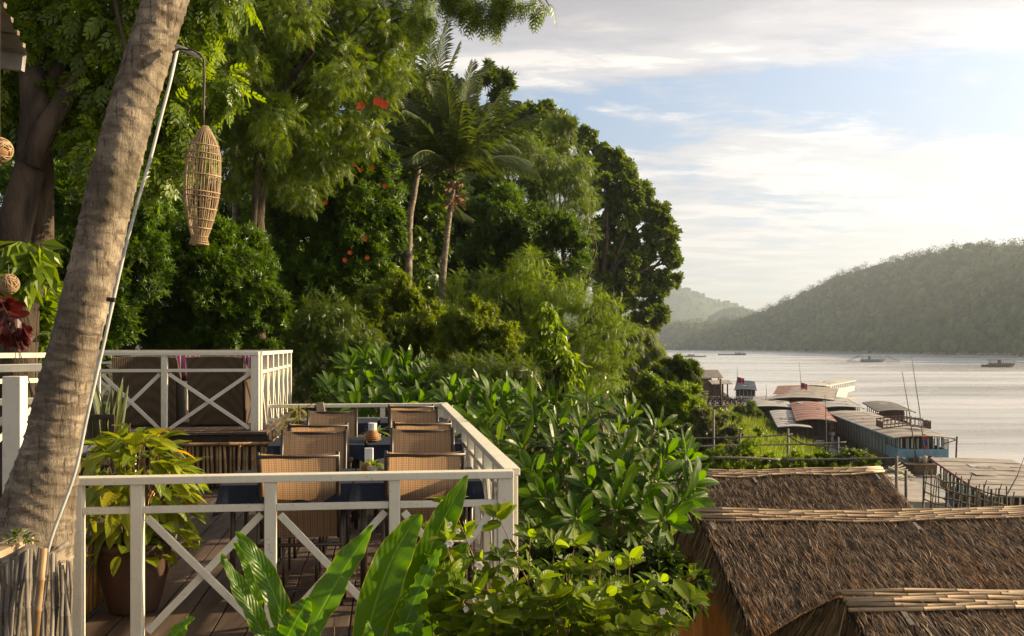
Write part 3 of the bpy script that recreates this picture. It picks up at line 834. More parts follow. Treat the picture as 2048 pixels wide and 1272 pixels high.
# ================================================================== FURNITURE
def quads_uv(name, fn, nu, nv, mat, parent=None, smooth=True):
    "surface from fn(u,v) with a UV map"
    vs = [fn(i / nu, j / nv) for j in range(nv + 1) for i in range(nu + 1)]
    fs = [(j * (nu + 1) + i, j * (nu + 1) + i + 1, (j + 1) * (nu + 1) + i + 1, (j + 1) * (nu + 1) + i) for j in range(nv) for i in range(nu)]
    me = bpy.data.meshes.new(name); me.from_pydata([tuple(v) for v in vs], [], fs)
    uvl = me.uv_layers.new(name='UVMap')
    uu = np.empty((len(me.loops), 2), np.float32)
    vi = np.empty(len(me.loops), np.int32); me.loops.foreach_get('vertex_index', vi)
    uu[:, 0] = (vi % (nu + 1)) / nu; uu[:, 1] = (vi // (nu + 1)) / nv
    uvl.data.foreach_set('uv', uu.ravel())
    me.materials.append(mat); me.polygons.foreach_set('use_smooth', [smooth] * len(me.polygons)); me.update()
    if parent is False: return me
    return link(name, me, parent)

# sling chair, local frame: sitter looks along +Y, back leans towards -Y
def make_chair():
    r = thing('sling_chair', 'x', 'chair')
    W = 0.225
    def back(u, v):       # v 0 bottom .. 1 top
        x = (u - .5) * 2 * W * (1 - .02 * v); z = .40 + .545 * v
        y = .03 - .20 * v + .03 * math.sin(v * math.pi) - .02 * math.cos((u - .5) * math.pi)
        z -= .012 * math.sin(u * math.pi) * (v ** 6)
        return (x, y, z)
    quads_uv('back_sling', back, 8, 12, M_SLING, r)
    def seat(u, v):
        return ((u - .5) * 2 * W, .05 + .42 * v, .405 + .03 * v - .035 * math.sin(v * math.pi) - .01 * math.sin(u * math.pi))
    quads_uv('seat_sling', seat, 8, 8, M_SLING, r)
    for sg in (-1, 1):
        x = sg * (W + .012)
        pts = [(x, .03 - .20 * v + .03 * math.sin(v * math.pi), .40 + .55 * v) for v in (1, .75, .5, .25, 0)] + [(x, .15, .405), (x, .47, .435), (x, .50, .42)]
        MB().tube(pts, .013, 8).build('side_rail', M_FRAME, r, smooth=True)
        MB().tube([(sg * (W + .03), -.10, .0), (sg * (W + .03), -.06, .25), (sg * (W + .03), .0, .40), (sg * (W + .03), .02, .60)], [.013, .014, .014, .013], 8).build('leg', M_FRAME, r, smooth=True)
        MB().tube([(sg * (W + .03), .50, .0), (sg * (W + .03), .44, .35), (sg * (W + .03), .40, .61), (sg * (W + .03), .33, .635)], .014, 8).build('leg', M_FRAME, r, smooth=True)
        mb = MB(); mb.beam((sg * (W + .03), -.10, .615), (sg * (W + .03), .38, .645), .045, .018); mb.build('armrest', M_FRAME, r, bevel=.005)
    MB().tube([(-W - .02, -.180 + .0, .925), (W + .02, -.180, .925)], .011, 8).build('top_bar', M_FRAME, r, smooth=True)
    MB().tube([(-W - .03, -.03, .36), (W + .03, -.03, .36)], .011, 8).build('rear_bar', M_FRAME, r, smooth=True)
    MB().tube([(-W - .03, .46, .39), (W + .03, .46, .39)], .011, 8).build('front_bar', M_FRAME, r, smooth=True)
    for sg in (-1, 1):
        MB().tube([(sg * .10, -.02, .36), (sg * .10, .0, .10), (sg * .10, .42, .10), (sg * .10, .45, .39)], .010, 6).build('under_brace', M_FRAME, r, smooth=True)
    MB().tube([(-W - .03, -.07, .10), (W + .03, -.07, .10)], .010, 8).build('low_bar', M_FRAME, r, smooth=True)
    return r
spots = [  # u at the middle of the back, distance of the back's top, facing the viewer or not, label
    (596, 6.03, 0, 'brown sling chair nearest on the left, its tall back behind the near railing'),
    (850, 6.12, 0, 'brown sling chair nearest on the right, its back behind the large pointed leaf'),
    (629, 7.62, 1, 'purplish sling chair facing the viewer across the near table on the left'),
    (845, 7.80, 1, 'purplish sling chair facing the viewer across the near table on the right'),
    (636, 8.30, 0, 'brown sling chair back to back with the second left one, only rim showing'),
    (845, 8.48, 0, 'brown sling chair tucked behind the second right one, thin bright top edge'),
    (665, 9.95, 1, 'purplish sling chair on the left with a tan plank standing behind it'),
    (828, 10.10, 1, 'purplish sling chair at the right of the middle table with the palm leaf basket'),
    (822, 10.86, 0, 'brown sling chair farthest on the right beside the far corner of the railing'),
]
ch0 = make_chair()
for i, (u, D, face, lab) in enumerate(spots):
    c = ch0 if i == 0 else copy_tree(ch0)
    p = P(u, 800, D); th = DECK_ROT + (math.pi if face else 0) + rnd.uniform(-.02, .02)
    f = Vector((-math.sin(th), math.cos(th), 0))
    q = Vector((p.x, p.y, 0)) + f * 0.17
    c.location = (q.x, q.y, 0); c.rotation_euler = (0, 0, th)
    tag(c, lab, 'chair', 'sling chairs at the tables on the lower deck')

# tables
TZ = 0.735
def make_table(u, Dn, W, lab):
    p = P(u, 900, Dn)
    r = thing('dining_table', lab, 'table', (p.x, p.y, 0), DECK_ROT, 'dining tables on the lower deck')
    MB().box((0, .36, TZ - .02), (W - .04, .70, .03)).build('tabletop', M_FRAME, r, bevel=.004)
    for sx in (-1, 1):
        for y in (.06, .66):
            MB().tube([(sx * (W / 2 - .06), y, 0), (sx * (W / 2 - .06), y, TZ - .035)], .018, 8).build('leg', M_FRAME, r, smooth=True)
        MB().beam((sx * (W / 2 - .06), .08, .1), (sx * (W / 2 - .06), .64, .1), .02, .03).build('stretcher', M_FRAME, r)
    return r
def make_cloth(u, Dn, W, lab, seed, drop=.12):
    p = P(u, 900, Dn); rn = random.Random(seed)
    r = 0.36
    o = thing  # noqa
    hx, hy = W / 2 + .006, .376
    per = []
    N = 96
    for k in range(N):
        t = k / N * 4; e = int(t); s = t - e
        if e == 0: q = (-hx + 2 * hx * s, -hy)
        elif e == 1: q = (hx, -hy + 2 * hy * s)
        elif e == 2: q = (hx - 2 * hx * s, hy)
        else: q = (-hx, hy - 2 * hy * s)
        corner = min(abs(s), abs(1 - s)); per.append((q[0], q[1], corner))
    vs = [(0, 0.36, TZ + .002)]; fs = []
    rings = 5
    ph = rn.random() * 6
    for j in range(rings + 1):
        f = j / rings
        for k, (x, y, c) in enumerate(per):
            dn = drop * f * (1 + .40 * max(0, 1 - c * 9) + .12 * math.sin(k * .7 + ph))
            outx = .012 * f * math.sin(k * .9 + ph) + .02 * f + .03 * f * max(0, 1 - c * 9)
            nx_ = x / hx; ny_ = y / hy
            if abs(nx_) > abs(ny_): ox, oy = math.copysign(1, nx_), ny_ * .6
            else: ox, oy = nx_ * .6, math.copysign(1, ny_)
            vs.append((x + ox * outx, y + oy * outx + .36, TZ + .002 - dn - (.004 if j else 0)))
    for k in range(N): fs.append((0, 1 + k, 1 + (k + 1) % N))
    for j in range(rings):
        for k in range(N):
            a = 1 + j * N + k; b = 1 + j * N + (k + 1) % N
            fs.append((a, a + N, b + N, b))
    mb = MB(); mb.add(vs, fs)
    ob = mb.build('tablecloth', M_CLOTH, None, smooth=False)
    ob.location = (p.x, p.y, 0); ob.rotation_euler = (0, 0, DECK_ROT)
    return tag(ob, lab, 'tablecloth', 'dark blue tablecloths')
rows = [(6.18, ((575, 'left'), (835, 'right')), 'near'), (8.58, ((632, 'left'), (830, 'right')), 'middle'), (10.98, ((680, 'left'), (834, 'right')), 'far')]
for D, cols, nm in rows:
    for u, sd in cols:
        dd = D + (.10 if sd == 'right' else 0)
        w = .80
        make_table(u, dd, w, f'dark metal dining table, {sd} one of the {nm} pair, under a navy cloth')
        make_cloth(u, dd, w, f'dark navy cloth with drooping corners over the {sd} table of the {nm} pair', int(D * 10) + u)

# basket with napkins and leaves on the middle table
def woven_pot(name, lab, p, r, h, cat):
    t = thing(name, lab, cat, tuple(p))
    MB().lathe([(0, 0), (r * .7, 0), (r * .95, h * .15), (r * 1.08, h * .4), (r * .98, h * .65), (r * .72, h * .85), (r * .72, h), (r * .62, h), (r * .62, h * .8)], seg=20).build('basket_body', M_BASKET, t, smooth=True)
    for k in range(5):
        z = h * (.15 + .16 * k); rr_ = r * (1.0, 1.09, 1.1, 1.0, .84)[k]
        MB().tube([(rr_ * math.cos(a * .314), rr_ * math.sin(a * .314), z) for a in range(21)], .003, 5).build('weave_ring', M_BASKET, t, smooth=True)
    return t
bp = P(745, 0, 8.86); bp.z = TZ + .004
bk = woven_pot('napkin_basket', 'round rattan basket of white napkins on the middle table', bp, .058, .105, 'basket')
tag(MB().lathe([(0, .09), (.036, .09), (.040, .165), (.036, .168), (.0, .16)], tuple(bp), 12).build('napkins', M_NAPKIN), 'stack of white napkins standing in the rattan basket', 'napkins')
VARI = leafmat('variegated_leaf', (.30, .36, .07), (.12, .20, .03), tr=.4, obj=True)
def leaf_mesh(name, L, W, mat, nl=8, nw=4, bend=.2, fold=.25, prof=None, wave=0.0, cup=0.0):
    prof = prof or (lambda s: math.sin(math.pi * min(1, s ** .8)) ** .75)
    def fn(u, v):
        w = (v - .5) * W * max(.02, prof(u)) ; x = u * L
        z = -bend * L * u * u + fold * abs(w) + wave * W * math.sin(u * 17 + v * 3) * abs(v - .5) + cup * (abs(w) ** 2) / max(W, 1e-3)
        return (x * (1 - .15 * bend * u), w, z)
    return quads_uv(name, fn, nl, nw, mat, False)
def place_leaf(me, name, root, p, d, up, s=1.0, kind=None, label=None):
    o = bpy.data.objects.new(name, me); COL.objects.link(o); o.parent = root
    x = Vector(d).normalized(); y = Vector(up).cross(x)
    if y.length < 1e-4: y = Vector((0, 1, .1)).cross(x)
    y.normalize(); z = x.cross(y)
    m = Matrix((x, y, z)).transposed().to_4x4() @ Matrix.Scale(s, 4)
    m.translation = Vector(p) - root.location
    o.matrix_basis = m
    return o
def potted(name, lab, p, leafL, n, cat, mat, spread=.9, seed=1, pot=True, leafW=.22, up=.6, z0=.06):
    rn = random.Random(seed); t = thing(name, lab, cat, tuple(p))
    if pot: MB().lathe([(0, 0), (.028, 0), (.036, .055), (.031, .055), (0, .045)], seg=14).build('pot', M_GLASS, t, smooth=True)
    ms = [leaf_mesh('leaf', leafL, leafL * leafW, mat, 7, 2, b) for b in (.3, .6, 1.0)]
    for i in range(n):
        a = rn.random() * 6.283; e = up * rn.random() + .1
        d = (math.cos(a) * spread, math.sin(a) * spread, e + .3)
        place_leaf(rn.choice(ms), 'leaf', t, Vector(p) + Vector((0, 0, z0)), d, (0, 0, 1), rn.uniform(.6, 1.1))
    return t
potted('potted_plant', 'little variegated plant standing with napkins on the near table', P(745, 0, 6.62) + Vector((0, 0, TZ + .003 - P(745, 0, 6.62).z)), .12, 22, 'plant', VARI, seed=4)
woven = P(735, 0, 6.72); woven.z = TZ + .003
woven_pot('napkin_basket', 'small rattan basket behind the little plant on the near table', woven, .038, .075, 'basket')
np_ = P(738, 0, 6.72); np_.z = TZ
tag(MB().box((np_.x, np_.y, TZ + .12), (.055, .03, .10)).build('napkins', M_NAPKIN), 'folded white napkins upright behind the little plant on the near table', 'napkins')
potted('potted_plant', 'striped leaf plant behind the rattan basket on the middle table', (bp.x + .02, bp.y + .16, TZ + .003), .17, 14, 'plant', VARI, seed=7, leafW=.17)
# tan plank
pk = thing('leaning_plank', 'tan wooden plank leaning behind the left chair of the middle table', 'plank', tuple(P(660, 870, 10.25)))
MB().beam(P(666, 950, 10.15), P(639, 806, 10.45), .085, .022, (0, -1, .1)).build('board', M_PLANK, pk, world=True, bevel=.004)
MB().beam(P(640, 868, 10.5), P(632, 810, 10.5), .03, .03, (0, -1, 0)).build('batten', M_DARKWOOD, pk, world=True)

# wicker armchairs on the upper deck
def armchair(x, y, W, lab, rz):
    t = thing('wicker_armchair', lab, 'armchair', (x, y, UZ), rz, 'wicker armchairs on the upper deck')
    H = .82
    mb = MB(); vs = []; 
    def bk(u, v): return ((u - .5) * (W * (1.0 + .03 * v)), -.06 - .10 * v + .04 * math.cos((u - .5) * 3), .02 + (H - .02) * v + .014 * math.sin(u * 3.1) * v)
    quads_uv('back_outside', bk, 8, 8, M_WICKER, t)
    quads_uv('back_inside', lambda u, v: (bk(1 - u, v)[0] * .97, bk(u, v)[1] + .09, bk(u, v)[2]), 8, 8, M_WICKER, t)
    quads_uv('back_top', lambda u, v: (bk(u, 1)[0], bk(u, 1)[1] + .09 * v, bk(u, 1)[2] + .010 * math.sin(v * 3.14)), 8, 3, M_WICKER, t)
    for sg in (-1, 1):
        def arm(u, v, sg=sg):
            top = H - .02 - .24 * min(1, max(0, (u - .1) * 1.6)) ** .8
            return (sg * (W / 2 * (1 + .02 * v) + .005), -.14 * v + .02 + u * .66, .02 + (top - .02) * v)
        quads_uv('side_outside', arm, 10, 6, M_WICKER, t)
        quads_uv('side_inside', lambda u, v, arm=arm, sg=sg: (arm(u, v)[0] - sg * .07, arm(u, v)[1], arm(u, v)[2]), 10, 6, M_WICKER, t)
        quads_uv('arm_top', lambda u, v, arm=arm, sg=sg: (arm(u, 1)[0] - sg * .07 * v, arm(u, 1)[1], arm(u, 1)[2] + .006 * math.sin(v * 3.14)), 10, 2, M_WICKER, t)
        MB().box((sg * (W / 2 - .03), .66, .30), (.075, .03, .56)).build('front_leg', M_WICKER, t, bevel=.01)
    MB().box((0, .32, .22), (W - .10, .60, .20)).build('seat', M_WICKER, t, bevel=.02)
    MB().box((0, .34, .37), (W - .16, .56, .10)).build('cushion', M_GREYCLOTH, t, bevel=.03)
    return t
A1 = P(436, 800, 11.95); A0 = P(293, 800, 11.85)
armchair(A0.x, A0.y, .70, 'left wicker armchair seen from behind on the upper deck', .18)
armchair(A1.x, A1.y, .65, 'right wicker armchair seen from behind with its sunlit side', -.02)
def pillow(p, lab, rz):
    mb = MB(); vs = []; fs = []
    n = 8
    for sgn in (-1, 1):
        b = len(vs)
        for j in range(n + 1):
            for i in range(n + 1):
                a, c = (i / n - .5) * 2, (j / n - .5) * 2
                vs.append((a * .21 * (1 - .06 * c * c), sgn * .065 * (1 - a * a) ** .5 * (1 - c * c) ** .5, c * .17 * (1 - .06 * a * a)))
        for j in range(n):
            for i in range(n): fs.append((b + j * (n + 1) + i, b + j * (n + 1) + i + 1, b + (j + 1) * (n + 1) + i + 1, b + (j + 1) * (n + 1) + i))
    mb.add(vs, fs); o = mb.build('pillow', M_PILLOW, smooth=True); o.location = p; o.rotation_euler = (-.2, 0, rz)
    return tag(o, lab, 'pillow', 'striped pillows')
pillow(P(366, 735, 12.25), 'purple striped pillow between the two wicker armchairs', .3)
pillow(P(503, 736, 12.35), 'purple striped pillow at the right arm of the right armchair', .2)

# slatted chair and grey table far left on the lower deck
sc_ = thing('slatted_chair', 'dark wooden slatted chair at the left behind the leafy pot plant', 'chair', tuple(P(185, 900, 9.6))[:2] + (0,), .1)
for i in range(7): MB().box((-.18 + i * .06, -.05, .72), (.03, .015, .34)).build('slat', M_DARKWOOD, sc_)
MB().box((0, -.05, .91), (.44, .025, .05)).build('top_rail', M_DARKWOOD, sc_, bevel=.005)
MB().box((0, -.05, .54), (.44, .025, .04)).build('lower_rail', M_DARKWOOD, sc_, bevel=.005)
MB().box((0, .2, .43), (.44, .42, .03)).build('seat', M_DARKWOOD, sc_, bevel=.005)
for x in (-.205, .205):
    MB().box((x, -.05, .46), (.035, .035, .92)).build('leg', M_DARKWOOD, sc_); MB().box((x, .38, .22), (.035, .035, .44)).build('leg', M_DARKWOOD, sc_)
gt = P(180, 0, 8.7)
t_ = thing('side_table', 'small table with a grey blue top at the left behind the pot plant', 'table', (gt.x, gt.y, 0), .1)
MB().box((0, 0, .68), (.7, .6, .03)).build('tabletop', M_GREYCLOTH, t_, bevel=.004)
for x in (-.3, .3):
    for y in (-.25, .25): MB().box((x, y, .33), (.04, .04, .66)).build('leg', M_WHITE, t_)

# clay pot with yellow green plant
pc = P(268, 0, 6.0); pc.z = 0.0
pot = thing('clay_pot', 'big brown clay pot inside the near left corner of the railing', 'plant pot', tuple(pc))
MB().lathe([(0, 0.0), (.135, 0.0), (.142, .02), (.155, .06), (.195, .22), (.212, .34), (.215, .385), (.228, .395), (.228, .425), (.205, .43), (.195, .40), (.19, .36), (0, .36)], seg=36).build('body', M_TERRA, pot, smooth=True)
MB().lathe([(0, .362), (.10, .375), (.19, .365)], seg=20).build('soil', M_SOIL, pot)
YL = leafmat('yellow_green_leaf', (.27, .30, .016), (.10, .155, .012), tr=.42, obj=True, veins=9, yellow=(.55, .24, .02), rough=.32)
pp = thing('pot_plant', 'bushy plant of drooping yellow green leaves overflowing the clay pot', 'plant', tuple(pc + Vector((0, 0, .36))))
prof_h = lambda s: math.sin(math.pi * s ** .75) ** .8
pls = [leaf_mesh('leaf', 1.0, w, YL, 10, 4, b, .3, prof_h, .05) for w, b in ((.42, .25), (.50, .5), (.40, .8), (.54, .15))]
rn = random.Random(21)
base = pc + Vector((0, 0, .37))
nl = 0
while nl < 290:
    a = rn.random() * 6.283; e = rn.random()
    R = .04 + .31 * rn.random() ** .7; hz = .70 - .62 * (R / .36) ** 2 * rn.random() ** .3 + rn.uniform(-.06, .05)
    if nl > 215: R = .10 + .22 * rn.random(); hz = rn.uniform(-.02, .34)
    tip = base + Vector((math.cos(a) * R, math.sin(a) * R * .9, hz))
    if tip.y < 5.62 + .02 * 0 and abs(tip.z - .7) < .05: continue
    L = rn.uniform(.12, .21)
    dv = Vector((math.cos(a), math.sin(a), rn.uniform(-1.1, .5) if hz < .45 else rn.uniform(-.5, .9)))
    o = place_leaf(rn.choice(pls), 'leaf', pp, tip, dv, (rn.uniform(-.4, .4), rn.uniform(-.4, .4), 1), L)
    if nl % 3 == 0:
        MB().tube([base + Vector((math.cos(a) * .05, math.sin(a) * .05, 0)), base.lerp(tip, .5) + Vector((0, 0, .04)), tip], [.006, .004, .002], 5).build('stem', M_TWIG, pp, world=True)
    nl += 1
# snake plant by the armchairs, dracaena by the far railing
SNAKE = leafmat('snake_leaf', (.13, .15, .06), (.05, .07, .03), tr=.2, obj=True)
sp_ = P(212, 0, 10.2); sp_.z = .30
snp = thing('snake_plant', 'tall pale snake plant beside the left wicker armchair', 'plant', tuple(sp_))
sm = [leaf_mesh('leaf', .92, .065, SNAKE, 8, 2, b, .5, lambda s: min(1, .55 + s) * (1 - s ** 5)) for b in (.0, .12)]
for i in range(34):
    a = rn.random() * 6.283; r_ = rn.random() * .15
    place_leaf(rn.choice(sm), 'leaf', snp, sp_ + Vector((math.cos(a) * r_, math.sin(a) * r_, 0)), (math.cos(a) * .3, math.sin(a) * .3, 1.2), (math.cos(a + 1), math.sin(a + 1), .1), rn.uniform(.7, 1.15))
MB().lathe([(0, -.3), (.14, -.3), (.18, 0), (.16, 0), (0, -.04)], seg=16).build('pot', M_TERRA, snp, smooth=True)
DRAC = leafmat('dracaena_leaf', (.32, .30, .10), (.14, .17, .04), tr=.4, obj=True)
dp = P(598, 0, 11.6); dp.z = 0
dr = thing('dracaena', 'yellow striped dracaena with curling leaves beside the far left chair', 'plant', tuple(dp))
dm = [leaf_mesh('leaf', .30, .035, DRAC, 10, 2, b, .3) for b in (.6, 1.1, 1.6)]
for zz in (.55, .7, .85, .95):
    for i in range(13):
        a = rn.random() * 6.283
        place_leaf(rn.choice(dm), 'leaf', dr, dp + Vector((rn.uniform(-.05, .05), rn.uniform(-.05, .05), zz - .12)), (math.cos(a), math.sin(a), rn.uniform(.3, 1.2)), (0, 0, 1), rn.uniform(.7, 1.1))
MB().tube([dp, dp + Vector((.01, 0, .5)), dp + Vector((0, .01, .9))], .012, 6).build('stem', M_TWIG, dr, world=True)
MB().lathe([(0, 0), (.11, 0), (.14, .24), (.12, .24), (0, .2)], seg=16).build('pot', M_TERRA, dr, smooth=True)
RED = leafmat('purple_leaf', (.16, .03, .05), (.07, .015, .03), tr=.3, obj=True, tcol=(1.8, .7, .8))
cp = P(572, 0, 11.9); cp.z = .30
crd = thing('cordyline', 'small purple leaved plant at the corner of the upper deck', 'plant', tuple(cp))
rm = leaf_mesh('leaf', .22, .06, RED, 7, 2, .3, .3)
for i in range(16):
    a = rn.random() * 6.283; place_leaf(rm, 'leaf', crd, cp + Vector((0, 0, .05 + .1 * rn.random())), (math.cos(a), math.sin(a), rn.uniform(.5, 1.5)), (0, 0, 1), rn.uniform(.6, 1))
MB().tube([cp - Vector((0, 0, .3)), cp + Vector((0, 0, .15))], .01, 5).build('stem', M_TWIG, crd, world=True)

# ================================================================== LEANING PALM, PIPE, LANTERNS
PD = 5.0
ctr = [(20, 1330, 176), (52, 1180, 170), (62, 1100, 160), (80, 1000, 142), (104, 900, 118), (124, 800, 106), (148, 700, 98), (167, 620, 96), (200, 480, 96), (228, 350, 94), (262, 220, 92), (296, 110, 90), (330, 0, 88), (362, -110, 86), (395, -230, 84), (425, -340, 80)]
cp_ = [(P(u, v, PD), w / F * PD / 2 / 1.04) for u, v, w in ctr]
def catmull(pts, n):
    out = []
    for i in range(len(pts) - 1):
        p0 = pts[max(i - 1, 0)]; p1 = pts[i]; p2 = pts[i + 1]; p3 = pts[min(i + 2, len(pts) - 1)]
        for k in range(n):
            t = k / n
            out.append(tuple(0.5 * ((2 * b) + (-a + c) * t + (2 * a - 5 * b + 4 * c - d) * t * t + (-a + 3 * b - 3 * c + d) * t ** 3) for a, b, c, d in zip(p0, p1, p2, p3)))
    out.append(pts[-1]); return out
sm_ = catmull([(c.x, c.y, c.z, r) for c, r in cp_], 26)
pts = [Vector(q[:3]) for q in sm_]
# curve length and leaf scar rings
rp = random.Random(4)
ln = [0]
for a, b in zip(pts, pts[1:]): ln.append(ln[-1] + (b - a).length)
scars = []; s = .05
while s < ln[-1]: scars.append(s); s += rp.uniform(.055, .085)
seg = 40; vs = []; fs = []
tilt = Vector((.30, 0, .95)).normalized()
for i, p in enumerate(pts):
    t = (pts[min(i + 1, len(pts) - 1)] - pts[max(i - 1, 0)]).normalized()
    b0 = Vector((0, 1, 0)); a0 = b0.cross(t).normalized(); b0 = t.cross(a0)
    for k in range(seg):
        an = 2 * math.pi * k / seg
        off = ln[i] + .022 * math.sin(an + .6) + .012 * math.sin(2 * an + ln[i] * 3) + .006 * math.sin(5 * an + ln[i] * 7)
        best = min(((off - x) for x in scars if off - x >= 0), default=0.1)
        ledge = .0085 * math.exp(-best / .018)
        r = sm_[i][3] * (1 + .025 * math.sin(an * 3 + ln[i] * 2.2) + .015 * math.sin(an * 7 + ln[i] * 9)) + ledge - .003
        vs.append(p + (a0 * math.cos(an) + b0 * math.sin(an)) * r)
for i in range(len(pts) - 1):
    for k in range(seg): fs.append((i * seg + k, i * seg + (k + 1) % seg, (i + 1) * seg + (k + 1) % seg, (i + 1) * seg + k))
lp = thing('leaning_palm', 'thick leaning coconut palm trunk with leaf scar rings at the left', 'palm tree', tuple(pts[0]))
mb = MB(); mb.add(vs, fs); mb.build('trunk', M_PALM, lp, smooth=True, world=True)
# its fronds, far above the picture
def frond(name, base, d0, L, mat, parent, rs, nlf=44, droop=.5, lw=.035, ll=.6, side=1.0):
    "one coconut frond: bent midrib with leaflets on both sides"
    d0 = Vector(d0).normalized(); pts = []; p = Vector(base); d = d0.copy(); n = 14
    for i in range(n + 1):
        pts.append(p.copy()); d = (d + Vector((0, 0, -droop / n * (0.4 + 1.6 * i / n)))).normalized(); p = p + d * (L / n)
    mb = MB().tube(pts, [.030 * (L / 4) * (1 - .85 * i / n) + .003 for i in range(n + 1)], 5)
    v = []; f = []; rv = []
    for j in range(nlf):
        s = .12 + .88 * j / nlf; x = s * n; i = min(int(x), n - 1); q = pts[i].lerp(pts[i + 1], x - i); t = (pts[i + 1] - pts[i]).normalized()
        sd = t.cross(Vector((0, 0, 1)));
        if sd.length < .05: sd = Vector((1, 0, 0))
        sd.normalize()
        le = ll * (math.sin(math.pi * min(1, s * .92 + .06)) ** .6) * rs.uniform(.85, 1.1)
        for sg in (-1, 1):
            dd = (sd * sg * (.9 - .35 * s) + t * (.85 + .5 * s) + Vector((0, 0, rs.uniform(-.55, -.15)))).normalized()
            w = t.cross(dd).cross(dd).normalized() * lw * .5
            w2 = t * lw * .5
            m = q + dd * le * .5 + Vector((0, 0, -.05 * le)); e = q + dd * le * .95 + Vector((0, 0, -.28 * le))
            k = len(v); v += [q - w2 * .5, q + w2 * .5, m + w2, m - w2, e]; f += [(k, k + 1, k + 2), (k, k + 2, k + 3), (k + 3, k + 2, k + 4)]
            rv += [rs.random()] * 5
    o = mb.build(name, M_FROND_RIB, parent, smooth=True, world=True)
    v = np.array([tuple(a) for a in v]) - np.array(parent.location)
    raw_mesh('leaflets', v, np.array(f), mat, o, None, None, np.array(rv))
    return o
M_FROND = leafmat('palm_leaflet', (.065, .095, .020), (.030, .048, .012), tr=.35, rough=.35)
M_FROND_RIB = surf('palm_rib', (.16, .17, .05), (.10, .10, .03), 5, rough=.5)
topp = pts[-1] + Vector((1.1, 0, 3.6))
MB().tube([pts[-1], pts[-1].lerp(topp, .5), topp], [.10, .095, .09], 12).build('trunk', M_PALM, lp, smooth=True, world=True)
for i in range(14):
    a = i * 2.4; frond('frond', topp, (math.cos(a), math.sin(a), 1.5 - .05 * i), 2.6, M_FROND, lp, rp, 30)
# conduit pipe up the trunk with the lamp arm
pipe = thing('conduit_pipe', 'thin pale conduit pipe strapped up the right side of the leaning palm', 'pipe', tuple(P(95, 1105, 4.72)))
cpts = [P(95, 1105, 4.74), P(108, 1060, 4.74), P(150, 945, 4.76), P(175, 830, 4.78), P(207, 690, 4.8), P(245, 520, 4.82), P(275, 405, 4.82), P(300, 320, 4.84), P(323, 230, 4.86), P(340, 165, 4.88), P(350, 120, 4.92), P(355, 98, 4.95)]
q = catmull([tuple(x) for x in cpts], 6)
MB().tube(q, .0085, 8).build('pipe', M_PIPE, pipe, smooth=True, world=True)
for u, v, D in ((222, 598, 4.8),):
    MB().tube([P(u - 8, v, D - .01), P(u + 8, v + 2, D - .01)], .011, 8).build('strap', M_DARKWOOD, pipe, world=True)
arm = thing('lamp_arm', 'short bent pipe arm holding the fish trap lantern off the palm trunk', 'lamp arm', tuple(P(356, 98, 4.9)))
MB().tube([P(352, 92, 4.95), P(372, 100, 4.9), P(396, 112, 4.85), P(403, 117, 4.85)], .0105, 8).build('arm_pipe', M_PIPE, arm, smooth=True, world=True)
MB().tube([P(345, 105, 4.9), P(358, 98, 4.88), P(385, 100, 4.84), P(401, 109, 4.84), P(408, 120, 4.84), P(409, 160, 4.84), P(407, 215, 4.84), P(407, 252, 4.84)], .0055, 6).build('cord', M_CORD, arm, smooth=True, world=True)
MB().tube([P(407, 212, 4.84), P(407, 218, 4.84)], .010, 6).build('clip', M_CORD, arm, world=True)

def fish_trap():
    D = 4.84; top = P(411, 252, D); bot = P(398, 490, D); ax = (bot - top); H = ax.length; ax.normalize()
    t = thing('fish_trap_lantern', 'long woven fish trap lantern hanging from the palm', 'lantern', tuple(top))
    prof = [(0, .012), (.03, .022), (.08, .042), (.16, .066), (.26, .079), (.40, .084), (.55, .083), (.68, .074), (.80, .060), (.90, .044), (.95, .034), (1.0, .046)]
    e1 = Vector((1, 0, 0)); e1 = (e1 - ax * e1.dot(ax)).normalized(); e2 = ax.cross(e1)
    def pt(s, a, k=1.0): return top + ax * (s * H) + (e1 * math.cos(a) + e2 * math.sin(a)) * interp(prof, s) * k
    rr = random.Random(12)
    for i in range(38):
        a0 = i * 2 * math.pi / 38 + rr.uniform(-.03, .03); ph = rr.random() * 6
        MB().tube([pt(s, a0 + .04 * math.sin(s * 6 + ph) + .12 * (s - .5)) for s in np.linspace(0, 1, 17)], .0025, 5).build('splint', M_WICKER_S, t, smooth=True, world=True)
    for s in (.03, .17, .24, .29, .42, .56, .60, .70, .79, .86, .93, .95, .97, .99):
        MB().tube([pt(s + .004 * math.sin(a * .5), a * math.pi / 12, 1.03) for a in range(25)], .0035, 5).build('hoop', M_WICKER_S, t, smooth=True, world=True)
fish_trap()
def woven_ball(p, r, lab, shade):
    t = thing('woven_ball_lantern', lab, 'lantern', tuple(p), 0, 'round woven lanterns')
    rr = random.Random(int(r * 1000))
    for i in range(22):
        ax = Vector((rr.gauss(0, 1), rr.gauss(0, 1), rr.gauss(0, 1))).normalized()
        a = ax.orthogonal().normalized(); b = ax.cross(a); o = rr.uniform(-.35, .35) * r; k = math.sqrt(r * r - o * o)
        mb = MB().tube([ax * o + (a * math.cos(x * .2618) + b * math.sin(x * .2618)) * k for x in range(25)], .0038, 5); mb.build('band', M_WICKER_S, t, smooth=True)
    vs = []; fs = []
    MB().lathe([(r * .93 * math.sin(x * math.pi / 10), -r * .93 * math.cos(x * math.pi / 10)) for x in range(11)], seg=18).build('liner', M_BASKET, t, smooth=True)
    MB().tube([(0, 0, r), (0, 0, r + (.8 if shade else .07))], .004, 5).build('cord', M_CORD, t)
woven_ball(P(-1, 300, 6.0), .075, 'round woven lantern hanging high at the left edge of the picture', 1)
woven_ball(P(17, 568, 7.2), .072, 'round dark woven lantern hanging low by the old tree trunk', 0)
